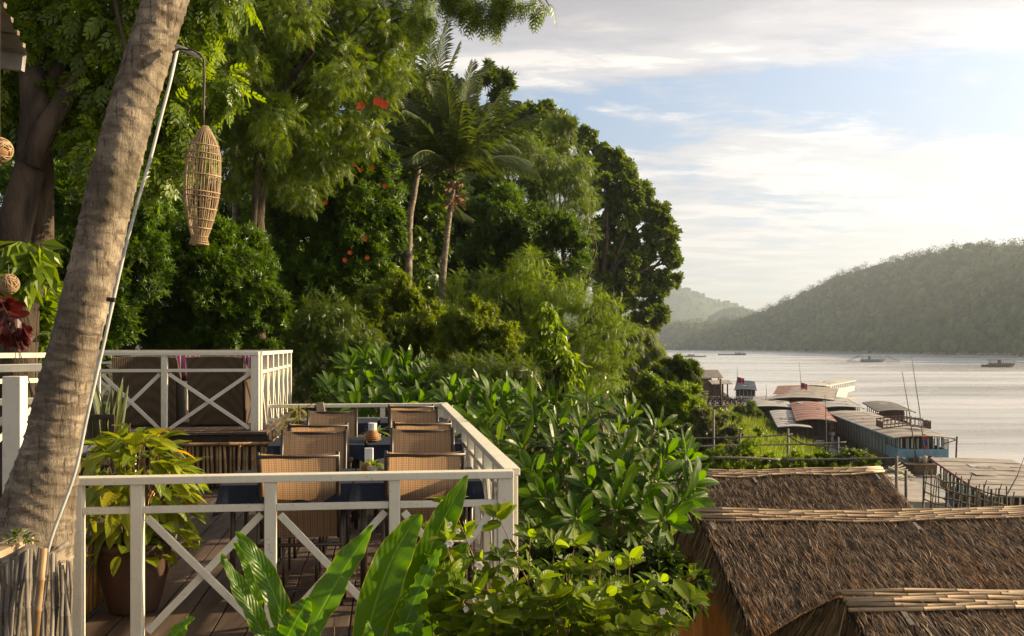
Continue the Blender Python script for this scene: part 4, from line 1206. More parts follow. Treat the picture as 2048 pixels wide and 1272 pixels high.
# corrugated eave at the upper left
ev = thing('roof_eave', 'corner of a corrugated tin roof with ribbed edge at the upper left', 'roof eave', tuple(P(0, 60, 6.0)))
a = P(56, 112, 7.2); b_ = P(40, 30, 5.2)
mbv = []; mf = []
n_ = 40
edge = [Vector((a.x, a.y, a.z)).lerp(Vector((b_.x, b_.y - 1.0, b_.z + .6)), i / n_) for i in range(n_ + 1)]
for i, e in enumerate(edge):
    dz_ = .014 * math.sin(i * 1.57)
    for k in (0, 1): mbv.append(e + Vector((-2.2 * k, 0, .25 * k + dz_)))
for i in range(n_): mf.append((i * 2, i * 2 + 1, i * 2 + 3, i * 2 + 2))
mbb = MB(); mbb.add(mbv, mf); mbb.build('tin_sheet', M_TIN, ev, world=True)
MB().beam(edge[0] + Vector((-.03, 0, -.05)), edge[0] + Vector((-2.2, 0, .20)), .05, .12).build('rafter', M_TIN, ev, world=True)
for i in range(2, 40, 3): MB().beam(edge[i] + Vector((0, 0, .02)), edge[i] + Vector((-.9, 0, .13)), .035, .03).build('rib', M_PALEBARK, ev, world=True)
# ================================================================== NEAR PLANTS
GING = leafmat('ginger_leaf', (.11, .215, .008), (.065, .14, .006), tr=.5, rough=.36, spec=.4, obj=True, veins=16, edge=.8, tcol=(1.7, 1.9, .35))
def ribbon_leaf(name, root, b, m, t, W, normal, label=None, mat=GING, jag=0.0, prof=None, fold=.16, seed=0, curl=0.0):
    "large leaf along a midrib through b, m, t (base, middle, tip)"
    b, m, t = Vector(b), Vector(m), Vector(t); nrm = Vector(normal).normalized()
    prof = prof or (lambda s: (math.sin(math.pi * min(1, max(0, s)) ** .85) ** .62))
    rs = random.Random(seed); ph = rs.random() * 6; jj = [rs.uniform(.45, 1) for _ in range(24)]
    def fn(u, v):
        p = b * (1 - u) ** 2 + m * 2 * u * (1 - u) + t * u * u
        tg = ((m - b) * (1 - u) + (t - m) * u).normalized()
        sd = tg.cross(nrm).normalized(); nn = sd.cross(tg).normalized()
        c = (v - .5) * 2
        w = W / 2 * max(.01, prof(u))
        if jag: w *= (1 - jag * jj[int(u * 22)] * (1 if int(u * 22) % 2 else .1))
        z = fold * abs(c) * w + .010 * math.sin(u * 21 + ph + (2 if c > 0 else 0)) * abs(c) ** 1.5 + .004 * math.sin(u * 55 + ph) * abs(c) - curl * (c * c) * w
        return p + sd * c * w + nn * z - root.location
    return quads_uv(name, fn, 40, 8, mat, root)
gr_ = P(600, 1400, 4.1)
gin = thing('ginger_plant', 'clump of broad shiny paddle leaves standing before the near railing', 'plant', tuple(gr_))
def GL(bu, bv, bd, mu, mv, md, tu, tv, td, wpx, nrm, **k):
    W = wpx / F * md * .76
    ribbon_leaf('leaf', gin, P(bu, bv, bd), P(mu, mv, md), P(tu, tv, td), W, nrm, seed=bu + tv, **k)
# base, bezier control (middle), tip ; normals roughly to the viewer with a sideways turn
GL(560, 1330, 4.0, 500, 1215, 3.95, 442, 1108, 4.0, 52, (.75, -.8, .2))
GL(505, 1255, 4.10, 528, 1130, 4.12, 466, 1085, 4.14, 46, (.3, -1, .1))
GL(590, 1340, 3.9, 555, 1150, 3.85, 470, 1063, 3.85, 62, (.5, -.9, .3))
GL(585, 1345, 3.8, 655, 1175, 3.8, 748, 1050, 3.9, 88, (-.45, -1, .25), fold=.3)
GL(562, 1300, 3.62, 590, 1240, 3.6, 620, 1195, 3.62, 74, (0, -1, .3))
GL(310, 1330, 3.7, 345, 1270, 3.7, 387, 1233, 3.72, 44, (-.3, -1, .4))
GL(715, 1360, 3.9, 760, 1110, 3.95, 843, 1028, 4.0, 104, (.35, -1, .2), fold=.35)
GL(775, 1330, 4.15, 850, 1090, 4.1, 936, 950, 4.15, 92, (.5, -1, .2), fold=.22)
GL(790, 1360, 4.2, 860, 1190, 4.18, 935, 1085, 4.2, 118, (.05, -1, .1))
GL(775, 1350, 3.75, 830, 1180, 3.75, 885, 1090, 3.8, 62, (-.2, -1, .3), jag=.55)
GL(800, 1345, 3.8, 835, 1230, 3.8, 850, 1165, 3.82, 56, (.4, -1, .1), jag=.35)
GL(650, 1345, 3.6, 590, 1270, 3.6, 530, 1262, 3.62, 60, (.1, -.5, 1))
GL(720, 1380, 3.6, 740, 1310, 3.6, 735, 1240, 3.62, 40, (.3, -1, .1))
for u, v, tu, tv, D in ((560, 1330, 575, 1400, 4.0), (590, 1345, 585, 1420, 3.8), (715, 1360, 720, 1430, 3.9), (775, 1330, 740, 1430, 4.1), (790, 1360, 760, 1430, 4.1)):
    MB().tube([P(tu, tv, D), P(u, v, D)], [.012, .007], 7).build('stem', surf('ginger_stem', (.10, .16, .03), None, 5, rough=.4) if 'ginger_stem' not in bpy.data.materials else bpy.data.materials['ginger_stem'], gin, smooth=True, world=True)
for u in (625, 666, 611):
    MB().tube([P(u, 1330, 3.95), P(u + 3, 1230 + (u % 7) * 4, 3.95)], [.005, .002], 5).build('dry_stalk', M_TWIG, gin, world=True)

# flowering bush at the bottom
BUSHL = leafmat('glossy_leaf', (.18, .245, .007), (.070, .115, .005), tr=.52, rough=.40, spec=.22, obj=True, veins=6, yellow=(.20, .26, .03), tcol=(1.8, 1.8, .45))
bb = P(1090, 1500, 4.1)
bush = thing('flowering_bush', 'twiggy glossy bush with small white flowers at the bottom, right of the paddle leaves', 'bush', tuple(bb))
prof_o = lambda s: math.sin(math.pi * s ** .8) ** .9
bl = [leaf_mesh('leaf', 1.0, w, BUSHL, 8, 4, b, .35, prof_o, .05) for w, b in ((.44, .2), (.50, .45), (.42, .05), (.46, .7))]
rb = random.Random(31)
stems0 = [P(u, 1480, D) for u, D in ((930, 4.1), (1010, 4.0), (1080, 4.1), (1150, 4.0), (1230, 4.2))]
tips = []
poly = [(905, 1010), (890, 1080), (950, 1120), (890, 1190), (930, 1060), (1000, 1110), (1060, 1075), (1110, 1090), (1150, 1085), (1130, 1130), (1190, 1115), (1230, 1130), (1260, 1120), (1010, 1180), (1080, 1160), (1150, 1190), (1210, 1180), (1290, 1175), (1320, 1165), (1370, 1190), (1345, 1215), (1270, 1215), (900, 1150), (950, 1190), (920, 1240), (990, 1230), (1050, 1215), (1110, 1235), (1180, 1245), (1240, 1260), (1310, 1250), (1010, 1262), (1080, 1270), (1150, 1275), (940, 1270), (1220, 1290), (1000, 1040), (1165, 1140), (880, 1120), (1040, 1130), (1100, 1190), (1300, 1215), (870, 1060), (975, 1150), (1060, 1250), (1130, 1290), (880, 1225), (1190, 1215), (1255, 1180)]
nleaf = 0; extra = []
for (u, v) in poly + [(a_ + rb.uniform(-35, 35), b_ + rb.uniform(5, 40)) for a_, b_ in poly if b_ > 1170]:
    D = 4.15 - .30 * (v - 1010) / 260 + rb.uniform(-.22, .22)
    tip = P(u, v, D)
    s0 = min(stems0, key=lambda s: (s - tip).length + rb.random() * .15)
    mid = s0.lerp(tip, .55) + Vector((rb.uniform(-.06, .06), rb.uniform(-.05, .05), rb.uniform(-.02, .06)))
    q = [Vector(x) for x in catmull([tuple(s0), tuple(mid), tuple(tip)], 5)]
    MB().tube(q, [.0065 - .0048 * i / (len(q) - 1) for i in range(len(q))], 5).build('branch', M_TWIG, bush, smooth=True, world=True)
    subs = [(q[-1], (q[-1] - q[-3]).normalized(), 7)] + [(q[-3], (q[-2] - q[-4]).normalized(), 3), (q[-5], (q[-3] - q[-5]).normalized(), 2)]
    for p0, dr_, cnt in subs:
        a0 = rb.random() * 6.28
        for k in range(cnt):
            a = a0 + k * 2.4
            o1 = dr_.orthogonal().normalized(); o2 = dr_.cross(o1)
            d = (o1 * math.cos(a) + o2 * math.sin(a)) * .9 + dr_ * rb.uniform(-.1, .8) + Vector((0, 0, .15))
            L = rb.uniform(.055, .105)
            pp0 = p0 + dr_ * rb.uniform(-.02, .01)
            if nleaf < 300: place_leaf(rb.choice(bl), 'leaf', bush, pp0, d, (rb.uniform(.1, 1.3), rb.uniform(-.9, .1), .8), L)
            else: extra.append((pp0, d, L))
            nleaf += 1
    if rb.random() < .35:
        for k in range(4): MB().lathe([(0, 0), (.004, .002), (.005, .007), (0, .011)], tuple(tip + Vector((rb.uniform(-.02, .02), rb.uniform(-.02, .02), rb.uniform(-.03, .01)))), 6).build('dry_bud', M_RUST, bush, world=True)
if extra:
    inst_mesh('leaves', T_ROUND, np.array([tuple(e[0]) for e in extra]), np.array([tuple(e[1]) for e in extra]), np.tile([0, -.3, 1.0], (len(extra), 1)), np.array([e[2] for e in extra]), leafmat('glossy_leaf_mass', (.17, .23, .007), (.065, .105, .005), tr=.55, rough=.4, spec=.22), bush, np.random.default_rng(2), kind='stuff')
def flower(root, p, r, n=6):
    mb = MB()
    for k in range(n):
        a = k * 6.283 / n; d = Vector((math.cos(a), -.35, math.sin(a))); w = Vector((-math.sin(a), 0, math.cos(a)))
        mb.add([p, p + d * r * .6 + w * r * .35, p + d * r, p + d * r * .6 - w * r * .35], [(0, 1, 2, 3)])
        mb.add([p, p + (d + Vector((0, -.8, 0))) * r * .35 + w * r * .25, p + (d + Vector((0, -1.0, 0))) * r * .6, p + (d + Vector((0, -.8, 0))) * r * .35 - w * r * .25], [(0, 1, 2, 3)])
    mb.build('flower', M_FLOWER, root, world=True)
for u, v, r in ((899, 1086, .030), (958, 1130, .034), (916, 1062, .02), (1325, 1222, .024), (932, 1218, .02), (1085, 1285, .02), (900, 1048, .018)): flower(bush, P(u, v, 3.75), r * .62)

# frangipani
FRAL = leafmat('frangipani_leaf', (.082, .150, .004), (.024, .058, .003), tr=.48, rough=.36, spec=.26, obj=True, veins=20, yellow=(.16, .22, .01), tcol=(1.9, 2.1, .2))
FRAM = leafmat('frangipani_leaf_mass', (.070, .130, .004), (.021, .050, .003), tr=.48, rough=.36, spec=.26)
prof_f = lambda s: max(.06, math.sin(math.pi * min(1, s) ** 1.75) ** .62) if s < .995 else .12
fl = [leaf_mesh('leaf', 1.0, w, FRAL, 9, 4, b, .22, prof_f, .02) for w, b in ((.33, .12), (.35, .3), (.30, .4), (.34, -.06))]
def in_poly(x, y, pl):
    c = False; j = len(pl) - 1
    for i in range(len(pl)):
        if (pl[i][1] > y) != (pl[j][1] > y) and x < (pl[j][0] - pl[i][0]) * (y - pl[i][1]) / (pl[j][1] - pl[i][1]) + pl[i][0]: c = not c
        j = i
    return c
def frangipani(lab, pl, Dtop, Dbot, n, L, seed, root_uv, back=.5, limit=300, mind=34):
    rs = random.Random(seed); us = [p[0] for p in pl]; vs_ = [p[1] for p in pl]; v0, v1 = min(vs_), max(vs_)
    ros = []; tries = 0
    while len(ros) < n and tries < 20000:
        tries += 1
        u, v = rs.uniform(min(us), max(us)), rs.uniform(v0, v1)
        if not in_poly(u, v, pl): continue
        layer = rs.random() < back
        D = Dtop + (Dbot - Dtop) * (v - v0) / (v1 - v0) + (rs.uniform(.3, 1.2) if layer else rs.uniform(-.15, .15))
        if any(abs(u - a) < mind and abs(v - b) < mind * .8 and l == layer for a, b, D_, l in ros): continue
        ros.append((u, v, D, layer))
    ros.sort(key=lambda r: r[2])
    rt = P(root_uv[0], root_uv[1], (Dtop + Dbot) / 2 + .8); rt.z = gz(rt.x, rt.y)
    root = thing('frangipani', lab, 'tree', tuple(rt))
    fork = rt + Vector((0, 0, max(.5, (P(0, (v0 + v1) / 2, (Dtop + Dbot) / 2).z - rt.z) * .5)))
    MB().tube([rt - Vector((0, 0, .1)), rt.lerp(fork, .5) + Vector((.05, 0, 0)), fork], [.08, .07, .06], 10).build('trunk', M_BARK, root, smooth=True, world=True)
    cnt = 0; ex = []
    cu = sum(us) / len(us); cv = sum(vs_) / len(vs_)
    for u, v, D, layer in ros:
        p = P(u, v, D)
        ax = Vector(((u - cu) / 260 + rs.uniform(-.35, .35), -.55 + rs.uniform(-.35, .3), 0.95 - max(0, (v - cv)) / 160 + rs.uniform(-.2, .2))).normalized()
        low = p - ax * .35
        mid = fork.lerp(low, .6) - Vector((0, 0, .1))
        MB().tube([fork, mid, low, p - ax * .02], [.035, .024, .018, .014], 6).build('branch', M_PALEBARK, root, smooth=True, world=True)
        k = rs.randint(14, 19); o1 = ax.orthogonal().normalized(); o2 = ax.cross(o1); a0 = rs.random() * 6
        for i in range(k):
            s = i / (k - 1); a = a0 + i * 2.399; el = rad(78 - 58 * (1 - s)) if False else rad(14 + 72 * (1 - s) ** .8 + rs.uniform(-8, 8))
            d = ax * math.cos(el) + (o1 * math.cos(a) + o2 * math.sin(a)) * math.sin(el)
            Ls = L * (.55 + .45 * math.sin(math.pi * min(1, .25 + .75 * (1 - s)))) * rs.uniform(.72, 1.15)
            q = p - ax * .10 * (1 - s) + d * .02
            upv = ax + Vector((.35 + rs.uniform(-.2, .2), rs.uniform(-.2, .2), rs.uniform(-.2, .2)))
            if cnt < limit and not layer: place_leaf(rs.choice(fl), 'leaf', root, q, d, upv, Ls); cnt += 1
            else: ex.append((q, d, upv, Ls))
    if ex:
        tl = fl[1]; co = np.empty(len(tl.vertices) * 3, np.float32); tl.vertices.foreach_get('co', co)
        # lighter leaf for the mass
        def lf(u, v): w = (v - .5) * .26 * max(.03, prof_f(u)); return (u, w, -.3 * u * u + .22 * abs(w))
        tv = np.array([lf(i / 5, j / 2) for j in range(3) for i in range(6)]); tf = []
        for j in range(2):
            for i in range(5): a = j * 6 + i; tf += [(a, a + 1, a + 7), (a, a + 7, a + 6)]
        inst_mesh('leaves', (tv, np.array(tf)), np.array([tuple(e[0]) for e in ex]), np.array([tuple(e[1]) for e in ex]), np.array([tuple(e[2]) for e in ex]), np.array([e[3] for e in ex]), FRAM, root, np.random.default_rng(seed), kind='stuff')
    return root
frangipani('large glossy frangipani filling the space between the right railing and the thatched roofs',
    [(955, 850), (1040, 820), (1110, 800), (1180, 790), (1250, 820), (1320, 860), (1395, 905), (1400, 960), (1385, 1010), (1340, 1040), (1270, 1050), (1180, 1055), (1110, 1035), (1070, 1010), (1050, 970), (1000, 900)], 10.2, 7.4, 78, .27, 3, (1180, 1200), mind=44, back=.38)
frangipani('frangipani with narrower bright leaves beyond the far end of the right railing', [(890, 815), (900, 775), (960, 770), (1010, 785), (1060, 800), (1080, 840), (1000, 850), (940, 850)], 13.6, 12.2, 34, .30, 5, (980, 900), mind=26)
frangipani('dark green frangipani behind the far railing below the bushes', [(650, 800), (660, 760), (700, 720), (745, 700), (800, 720), (850, 745), (890, 770), (900, 815), (800, 822), (700, 820)], 16.5, 14.0, 44, .36, 7, (770, 900), mind=26)

# ================================================================== HUTS
M_GREYNODE = surf('bamboo_node', (.16, .115, .075), None, 20, rough=.7)
def hut(lab, L0, length, half, drop, seed, poles=5, straw=9000, fringe=True, endR=False, battens=()):
    "thatched hut; L0 left end of its ridge, ridge runs along AC"
    rs = np.random.default_rng(seed); rr = random.Random(seed)
    root = thing('thatched_hut', lab, 'hut', (L0.x, L0.y, gz(L0.x + 1, L0.y)), 0, 'thatched riverside huts')
    R = AC * length; A = AX
    def pt(s, t, n=0.0):    # s 0..1 along ridge, t -1 (near eave) .. 1 (far eave)
        sag = -.05 * math.sin(s * math.pi * 1.0) * (1 - abs(t)) + .02 * math.sin(s * 9 + seed)
        return L0 + R * s + A * (half * t) + Vector((0, 0, -drop * abs(t) ** 1.08 + sag + n))
    ns, nt = 24, 16
    vs = [pt(i / ns, -1 + 2 * j / nt, -.05) for j in range(nt + 1) for i in range(ns + 1)] + [pt(i / ns, -1 + 2 * j / nt, -.17) for j in range(nt + 1) for i in range(ns + 1)]
    fs = []; K = (ns + 1) * (nt + 1)
    for j in range(nt):
        for i in range(ns):
            a = j * (ns + 1) + i; fs.append((a, a + 1, a + ns + 2, a + ns + 1)); fs.append((K + a, K + a + ns + 1, K + a + ns + 2, K + a + 1))
    for j in range(nt):
        a = j * (ns + 1); fs.append((a, a + ns + 1, K + a + ns + 1, K + a)); b = a + ns; fs.append((b, K + b, K + b + ns + 1, b + ns + 1))
    for i in range(ns): fs.append((i, K + i, K + i + 1, i + 1)); a = nt * (ns + 1) + i; fs.append((a, a + 1, K + a + 1, K + a))
    mb = MB(); mb.add(vs, fs); mb.build('roof', M_THATCHBASE, root, world=True)
    # straw laid down both slopes
    def lay(n, side, l0, l1, name, s0=0, s1=1, mat=M_STRAW, lift=.10):
        s = rs.uniform(s0, s1, n); t = rs.uniform(.04, 1.0, n); rw = rs.random(n) < .6
        t = np.where(rw, np.clip((np.floor(t * 8) + .10 + .22 * rs.random(n) + .12 * np.sin(s * 40 + np.floor(t * 8) * 2)) / 8, .03, 1), t)
        T = np.array([pt(a, side * b, -.035 + .03 * rs.random()) for a, b in zip(s, t)])
        dn = np.array(A * (half * side) + Vector((0, 0, -drop))); dn /= np.linalg.norm(dn)
        D = dn[None] + rs.normal(size=(n, 3)) * .13; D[:, 2] += lift * rs.random(n)
        U = np.tile([0, side * .4, 1.0], (n, 1)) + rs.normal(size=(n, 3)) * .5
        inst_mesh(name, T_BLADE, T, D, U, rs.uniform(l0, l1, n), mat, root, rs, kind='stuff', wid=rs.uniform(.7, 2.4, n))
    lay(straw, -1, .13, .34, 'straw')
    lay(straw // 4, 1, .12, .30, 'straw')
    # eaves: longer ends of straw
    n = straw // 6; s = rs.random(n); T = np.array([pt(a, -1 + .08 * b, -.05 - .08 * c) for a, b, c in zip(s, rs.random(n), rs.random(n))])
    D = np.tile(np.array(-A * .8 + Vector((0, 0, -.7))), (n, 1)) + rs.normal(size=(n, 3)) * .2
    inst_mesh('eave_straw', T_BLADE, T, D, rs.normal(size=(n, 3)) + [0, 0, 1], rs.uniform(.2, .42, n), M_FRINGE, root, rs, kind='stuff', wid=1.5)
    # gable fringe hanging at the left end
    for nm, se, cnt in (('gable_fringe', 0.0, 3600 if fringe else 300),) + ((('gable_fringe', 1.0, 1200),) if endR else ()):
        s = se + rs.uniform(-.0, .012, cnt) * (1 if se == 0 else -1); t = rs.uniform(-1, 1, cnt)
        T = np.array([pt(a, b, -.03 - .12 * c) for a, b, c in zip(s, t, rs.random(cnt))])
        sg = -1 if se == 0 else 1
        D = np.array([np.array(AC * (sg * .28) + A * (.42 * b) + Vector((0, 0, -1.0))) for b in t]) + rs.normal(size=(cnt, 3)) * .13
        inst_mesh(nm, T_BLADE, T, D, rs.normal(size=(cnt, 3)), rs.uniform(.25, .62, cnt) * (1 - .25 * np.abs(t)), M_FRINGE, root, rs, kind='stuff', wid=1.3)
    # bamboo poles along the ridge, down the near side, and two on the far side
    for k in range(poles):
        tt = -.012 - k * .047 / half; r = rr.uniform(.015, .021)
        pts_ = []; rd = []; L = length; nseg = int(L / rr.uniform(.30, .52)); o = rr.random()
        for i in range(nseg + 1):
            s = min(1, max(0, (i + ((o - .5) * .9 + rr.uniform(-.15, .15)) * (0 < i < nseg)) / nseg)) ; p = pt(s, tt, .015 + .012 * math.sin(i * 1.3 + k * 2) + (.004 if k % 2 else 0)); p += A * .006 * math.sin(i * .9 + k)
            if 0 < i < nseg:
                e = AC * .010
                pts_ += [p - e, p, p + e]; rd += [r, r * 1.16, r * .97]
            else: pts_.append(p + AC * (-.05 if i == 0 else .05) * rr.random()); rd.append(r)
        po = MB().tube(pts_, rd, 8).build('bamboo_pole', M_BAMBOO, root, smooth=True, world=True)
        nb = MB()
        for q in range(len(pts_)):
            if 0 < q < len(pts_) - 1 and rd[q] > r * 1.1: nb.tube([pts_[q] - AC * .005 - root.location, pts_[q] + AC * .005 - root.location], rd[q] * 1.05, 8)
        nb.build('node_rings', M_GREYNODE, po, kind='stuff')
    for k in range(2):
        MB().tube([pt(s, .04 + .05 * k, .012) for s in np.linspace(0, 1, 12)], .022, 7).build('bamboo_pole', M_BAMBOO, root, smooth=True, world=True)
    for s in battens:
        w = .05
        a = pt(s, -(poles * .047 / half) - .01, .012); b = pt(s, -(poles * .047 / half) - .02 - .14 / half, .012)
        MB().beam(a, b, .05, .014).build('batten', M_GREYSTICK, root, world=True, bevel=.002)
    # posts, beams
    g = gz(L0.x + 1, L0.y)
    for s in (.04, .5, .96):
        for t in (-.8, .8):
            p = pt(s, t, -.16); MB().tube([(p.x, p.y, gz(p.x, p.y) - .2), p], .05, 8).build('post', M_DARKWOOD, root, smooth=True, world=True)
    for t in (-.8, .8): MB().tube([pt(.01, t, -.2), pt(.99, t, -.2)], .045, 8).build('wall_plate', M_DARKWOOD, root, smooth=True, world=True)
    return root, pt
h1, p1 = hut('nearest thatched hut in the bottom right corner, a dark batten under its ridge poles', P(1680, 1187, 9.25), 6.5, 2.0, 1.0, 1, 6, 24000, battens=(.07, .42))
h2, p2 = hut('middle thatched hut with a long ridge of pale bamboo poles', P(1392, 1022, 13.7), 9.0, 2.05, 1.02, 2, 6, 40000, battens=(.012, .335, .8))
h3, p3 = hut('farthest thatched hut, its right gable showing before the river', P(1370, 938, 18.2), 3.75, 2.0, 1.0, 3, 5, 16000, endR=True, battens=(.32, .95))
# timber wall left of the middle hut, sunlight painted in as orange
tw = thing('plank_wall', 'plank wall with sunlight put into its orange colour under the left gable of the middle hut', 'plank wall', tuple(P(1390, 1272, 12.9)))
for i, (u, top) in enumerate(((1352, 1160), (1366, 1142), (1381, 1136), (1397, 1130), (1412, 1150), (1427, 1152), (1441, 1165), (1456, 1175))):
    a = P(u, 1420, 12.9 + i * .05); b = P(u, top + 20, 12.9 + i * .05)
    MB().beam(a, b, .100, .018, (0, -1, 0)).build('plank', M_SUNTINT_WOOD, tw, world=True, bevel=.002)


# ================================================================== GARDEN FENCES ON THE BANK
def pole_line(name, lab, cat, poles, posts, r=.03, mat=M_GREYSTICK, seed=1):
    rr = random.Random(seed); a = poles[0][0] if poles else posts[0][0]
    t = thing(name, lab, cat, tuple(a))
    for pl_ in poles:
        q = catmull([tuple(x) for x in pl_], 4) if len(pl_) > 2 else [Vector(x) for x in pl_]
        MB().tube(q, [r * (1 - .25 * i / len(q)) for i in range(len(q))], 6).build('rail', mat, t, smooth=True, world=True)
    for (p, q) in posts: MB().tube([p, q], r * 1.2, 6).build('post', mat, t, smooth=True, world=True)
    return t
def G(u, v, D):  # foot of a post: straight down to the ground
    p = P(u, v, D); return Vector((p.x, p.y, gz(p.x, p.y) - .1))
pole_line('pole_fence', 'garden fence of long bamboo rails across the green bank', 'fence',
    [[P(1370, 877, 31), P(1450, 875, 31), P(1520, 873, 31), P(1585, 868, 31)], [P(1370, 893, 30), P(1500, 890, 30), P(1620, 888, 30), P(1692, 884, 30)], [P(1578, 872, 30), P(1610, 888, 30), P(1660, 893, 30), P(1730, 903, 30)]],
    [(G(1480, 1, 31), P(1480, 866, 31)), (G(1576, 1, 30.5), P(1576, 857, 30.5)), (G(1676, 1, 30), P(1676, 874, 30)), (G(1428, 1, 31), P(1427, 822, 31))], .030)
pole_line('pole_fence', 'thick post and long rail directly behind the farthest thatched roof', 'fence',
    [[P(1560, 920, 23.5), P(1650, 919, 23.5), P(1760, 917, 23.5), P(1810, 917, 23.5)], [P(1420, 915, 23), P(1500, 916, 23), P(1560, 919, 23.2)]],
    [(G(1793, 1, 23.4), P(1793, 912, 23.4)), (G(1812, 1, 23.8), P(1812, 940, 23.8))], .032)
rr = random.Random(55)
bf = thing('stick_fence', 'rough stick fence with forked posts on the bank above the moored boats', 'fence', tuple(P(1850, 1000, 25)))
def fp(s): return P(1848 + 165 * s, 0, 25 - 3.2 * s)
def fz(s): return P(0, 950 + 42 * s, 25 - 3.2 * s).z
for k in range(4):
    pts_ = []
    for i in range(9):
        s = i / 8; p = fp(s); pts_.append(Vector((p.x, p.y, fz(s) - .02 - .20 * k + rr.uniform(-.04, .04))))
    MB().tube(pts_, .018, 5).build('rail', M_GREYSTICK, bf, smooth=True, world=True)
for i in range(12):
    s = i / 11; p = fp(s); top = fz(s) + rr.uniform(.05, .22)
    MB().tube([Vector((p.x + rr.uniform(-.1, .1), p.y, gz(p.x, p.y) - .1)), Vector((p.x, p.y, top))], .026 if i % 3 == 0 else .017, 5).build('post', M_GREYSTICK, bf, world=True)
    if i % 2 == 0:
        MB().tube([Vector((p.x, p.y, top - .1)), Vector((p.x + .06, p.y, top + .1))], .012, 5).build('fork', M_GREYSTICK, bf, world=True)
    MB().tube([Vector((p.x - .25, p.y - .03, gz(p.x, p.y) - .1)), Vector((p.x + rr.uniform(-.1, .25), p.y - .03, fz(s) + .1))], .014, 5).build('brace', M_GREYSTICK, bf, world=True)
# ================================================================== TREES AND BUSHES
def LM(name, a, b, **k): return leafmat(name, a, b, **k)
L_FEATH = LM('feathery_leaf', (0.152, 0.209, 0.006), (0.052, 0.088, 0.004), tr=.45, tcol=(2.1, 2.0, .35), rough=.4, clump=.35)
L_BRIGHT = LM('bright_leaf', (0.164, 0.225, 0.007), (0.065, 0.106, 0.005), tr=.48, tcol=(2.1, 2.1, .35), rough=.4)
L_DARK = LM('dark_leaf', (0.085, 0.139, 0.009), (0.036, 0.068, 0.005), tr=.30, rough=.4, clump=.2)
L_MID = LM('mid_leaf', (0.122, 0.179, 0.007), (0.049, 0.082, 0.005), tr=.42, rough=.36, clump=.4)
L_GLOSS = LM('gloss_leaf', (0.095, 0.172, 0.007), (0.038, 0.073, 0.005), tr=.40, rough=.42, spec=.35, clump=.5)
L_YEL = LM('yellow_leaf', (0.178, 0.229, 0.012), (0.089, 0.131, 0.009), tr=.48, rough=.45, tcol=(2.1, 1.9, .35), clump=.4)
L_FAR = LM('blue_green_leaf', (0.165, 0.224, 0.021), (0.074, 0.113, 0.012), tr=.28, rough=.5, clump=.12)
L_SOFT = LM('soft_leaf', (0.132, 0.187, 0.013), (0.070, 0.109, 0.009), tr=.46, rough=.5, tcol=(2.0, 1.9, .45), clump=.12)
rt = np.random.default_rng(99)
def tree(name, lab, cat, D, blobs, n, size, mat, seed, base_u=None, tmpl=T_LEAF, r0=.2, droop=.4, clumps=16, csize=.36, shell=.5, bark=None, trunk_v=None, group=None, kind=None, spread=.8, flat=.9, limbs=8, base_z=None, svar=.5):
    bl = pxblobs(blobs, D)
    cx = sum(b[0].x for b in bl) / len(bl)
    bx = ((base_u - 1024) / F * D) if base_u is not None else cx
    by = D + .2
    g = gz(bx, by) if base_z is None else base_z
    root = thing(name, lab, cat, (bx, by, g), 0, group)
    crown('crown', bl, n, size, mat, root, seed, tmpl, droop, spread, flat, clumps, csize, None, shell, svar)
    base = Vector((bx, by, g - .2))
    top = None
    if trunk_v is not None: top = P(trunk_v[0], trunk_v[1], D)
    limb_tubes(base, bl, r0, rt, 'trunk', bark or M_BARK, root, trunk_top=top, maxl=limbs)
    return root

# --- near tree at the upper left: dark forked trunk, big bright compound leaves
t1 = tree('old_tree', 'old tree with a dark twisted trunk and bright drooping leaves at the upper left', 'tree', 10.5,
    [(40, 40, 90), (130, 70, 90), (230, 60, 90), (330, 90, 80), (60, 170, 70), (160, 190, 60), (250, 200, 75), (340, 210, 70), (200, 300, 70), (310, 330, 70), (410, 170, 55), (90, -90, 110), (260, -80, 110), (420, -40, 90), (-60, 60, 110), (-70, 240, 90), (380, 300, 45), (30, 250, 40)],
    6500, .21, L_BRIGHT, 11, base_u=10, tmpl=T_BIGSP, r0=.20, trunk_v=(70, 200), droop=.75, clumps=12, csize=.4, shell=.35)
MB().tube([P(12, 560, 10.2), P(30, 450, 10.2), P(62, 330, 10.3), P(75, 220, 10.3), P(60, 120, 10.4)], [.16, .17, .15, .16, .12], 12).build('trunk', M_BARK, t1, smooth=True, world=True)
MB().tube([P(62, 330, 10.2), P(95, 250, 10.2), P(150, 170, 10.3), P(200, 60, 10.4)], [.13, .11, .08, .05], 10).build('limb', M_BARK, t1, smooth=True, world=True)
MB().tube([P(250, 100, 10), P(235, 30, 10), P(225, -40, 10)], [.012, .02, .03], 6).build('limb', M_BARK, t1, smooth=True, world=True)
# --- giant feathery tree over the middle
t2 = tree('feathery_tree', 'giant tree with fine feathery bright green foliage hanging over the middle', 'tree', 21,
    [(420, 60, 110), (520, 60, 120), (630, 50, 110), (720, 60, 90), (790, 40, 55), (480, 190, 110), (600, 180, 110), (700, 170, 85), (770, 140, 60), (540, 310, 85), (650, 280, 75), (720, 260, 55), (450, 320, 70), (400, 250, 60), (600, 380, 50, 1, 1), (500, -90, 150), (680, -110, 140), (820, -60, 70), (360, -80, 120), (850, 20, 30), (840, 60, 22), (590, 10, 60, 1, -3), (680, 130, 50, 1, -2.5), (470, 130, 60, 1, -3), (560, 240, 50, 1, -2.5)],
    33000, .21, L_FEATH, 12, base_u=510, tmpl=T_SPRAY, r0=.16, trunk_v=(517, 240), droop=.3, clumps=24, csize=.28, shell=.45, spread=.9)
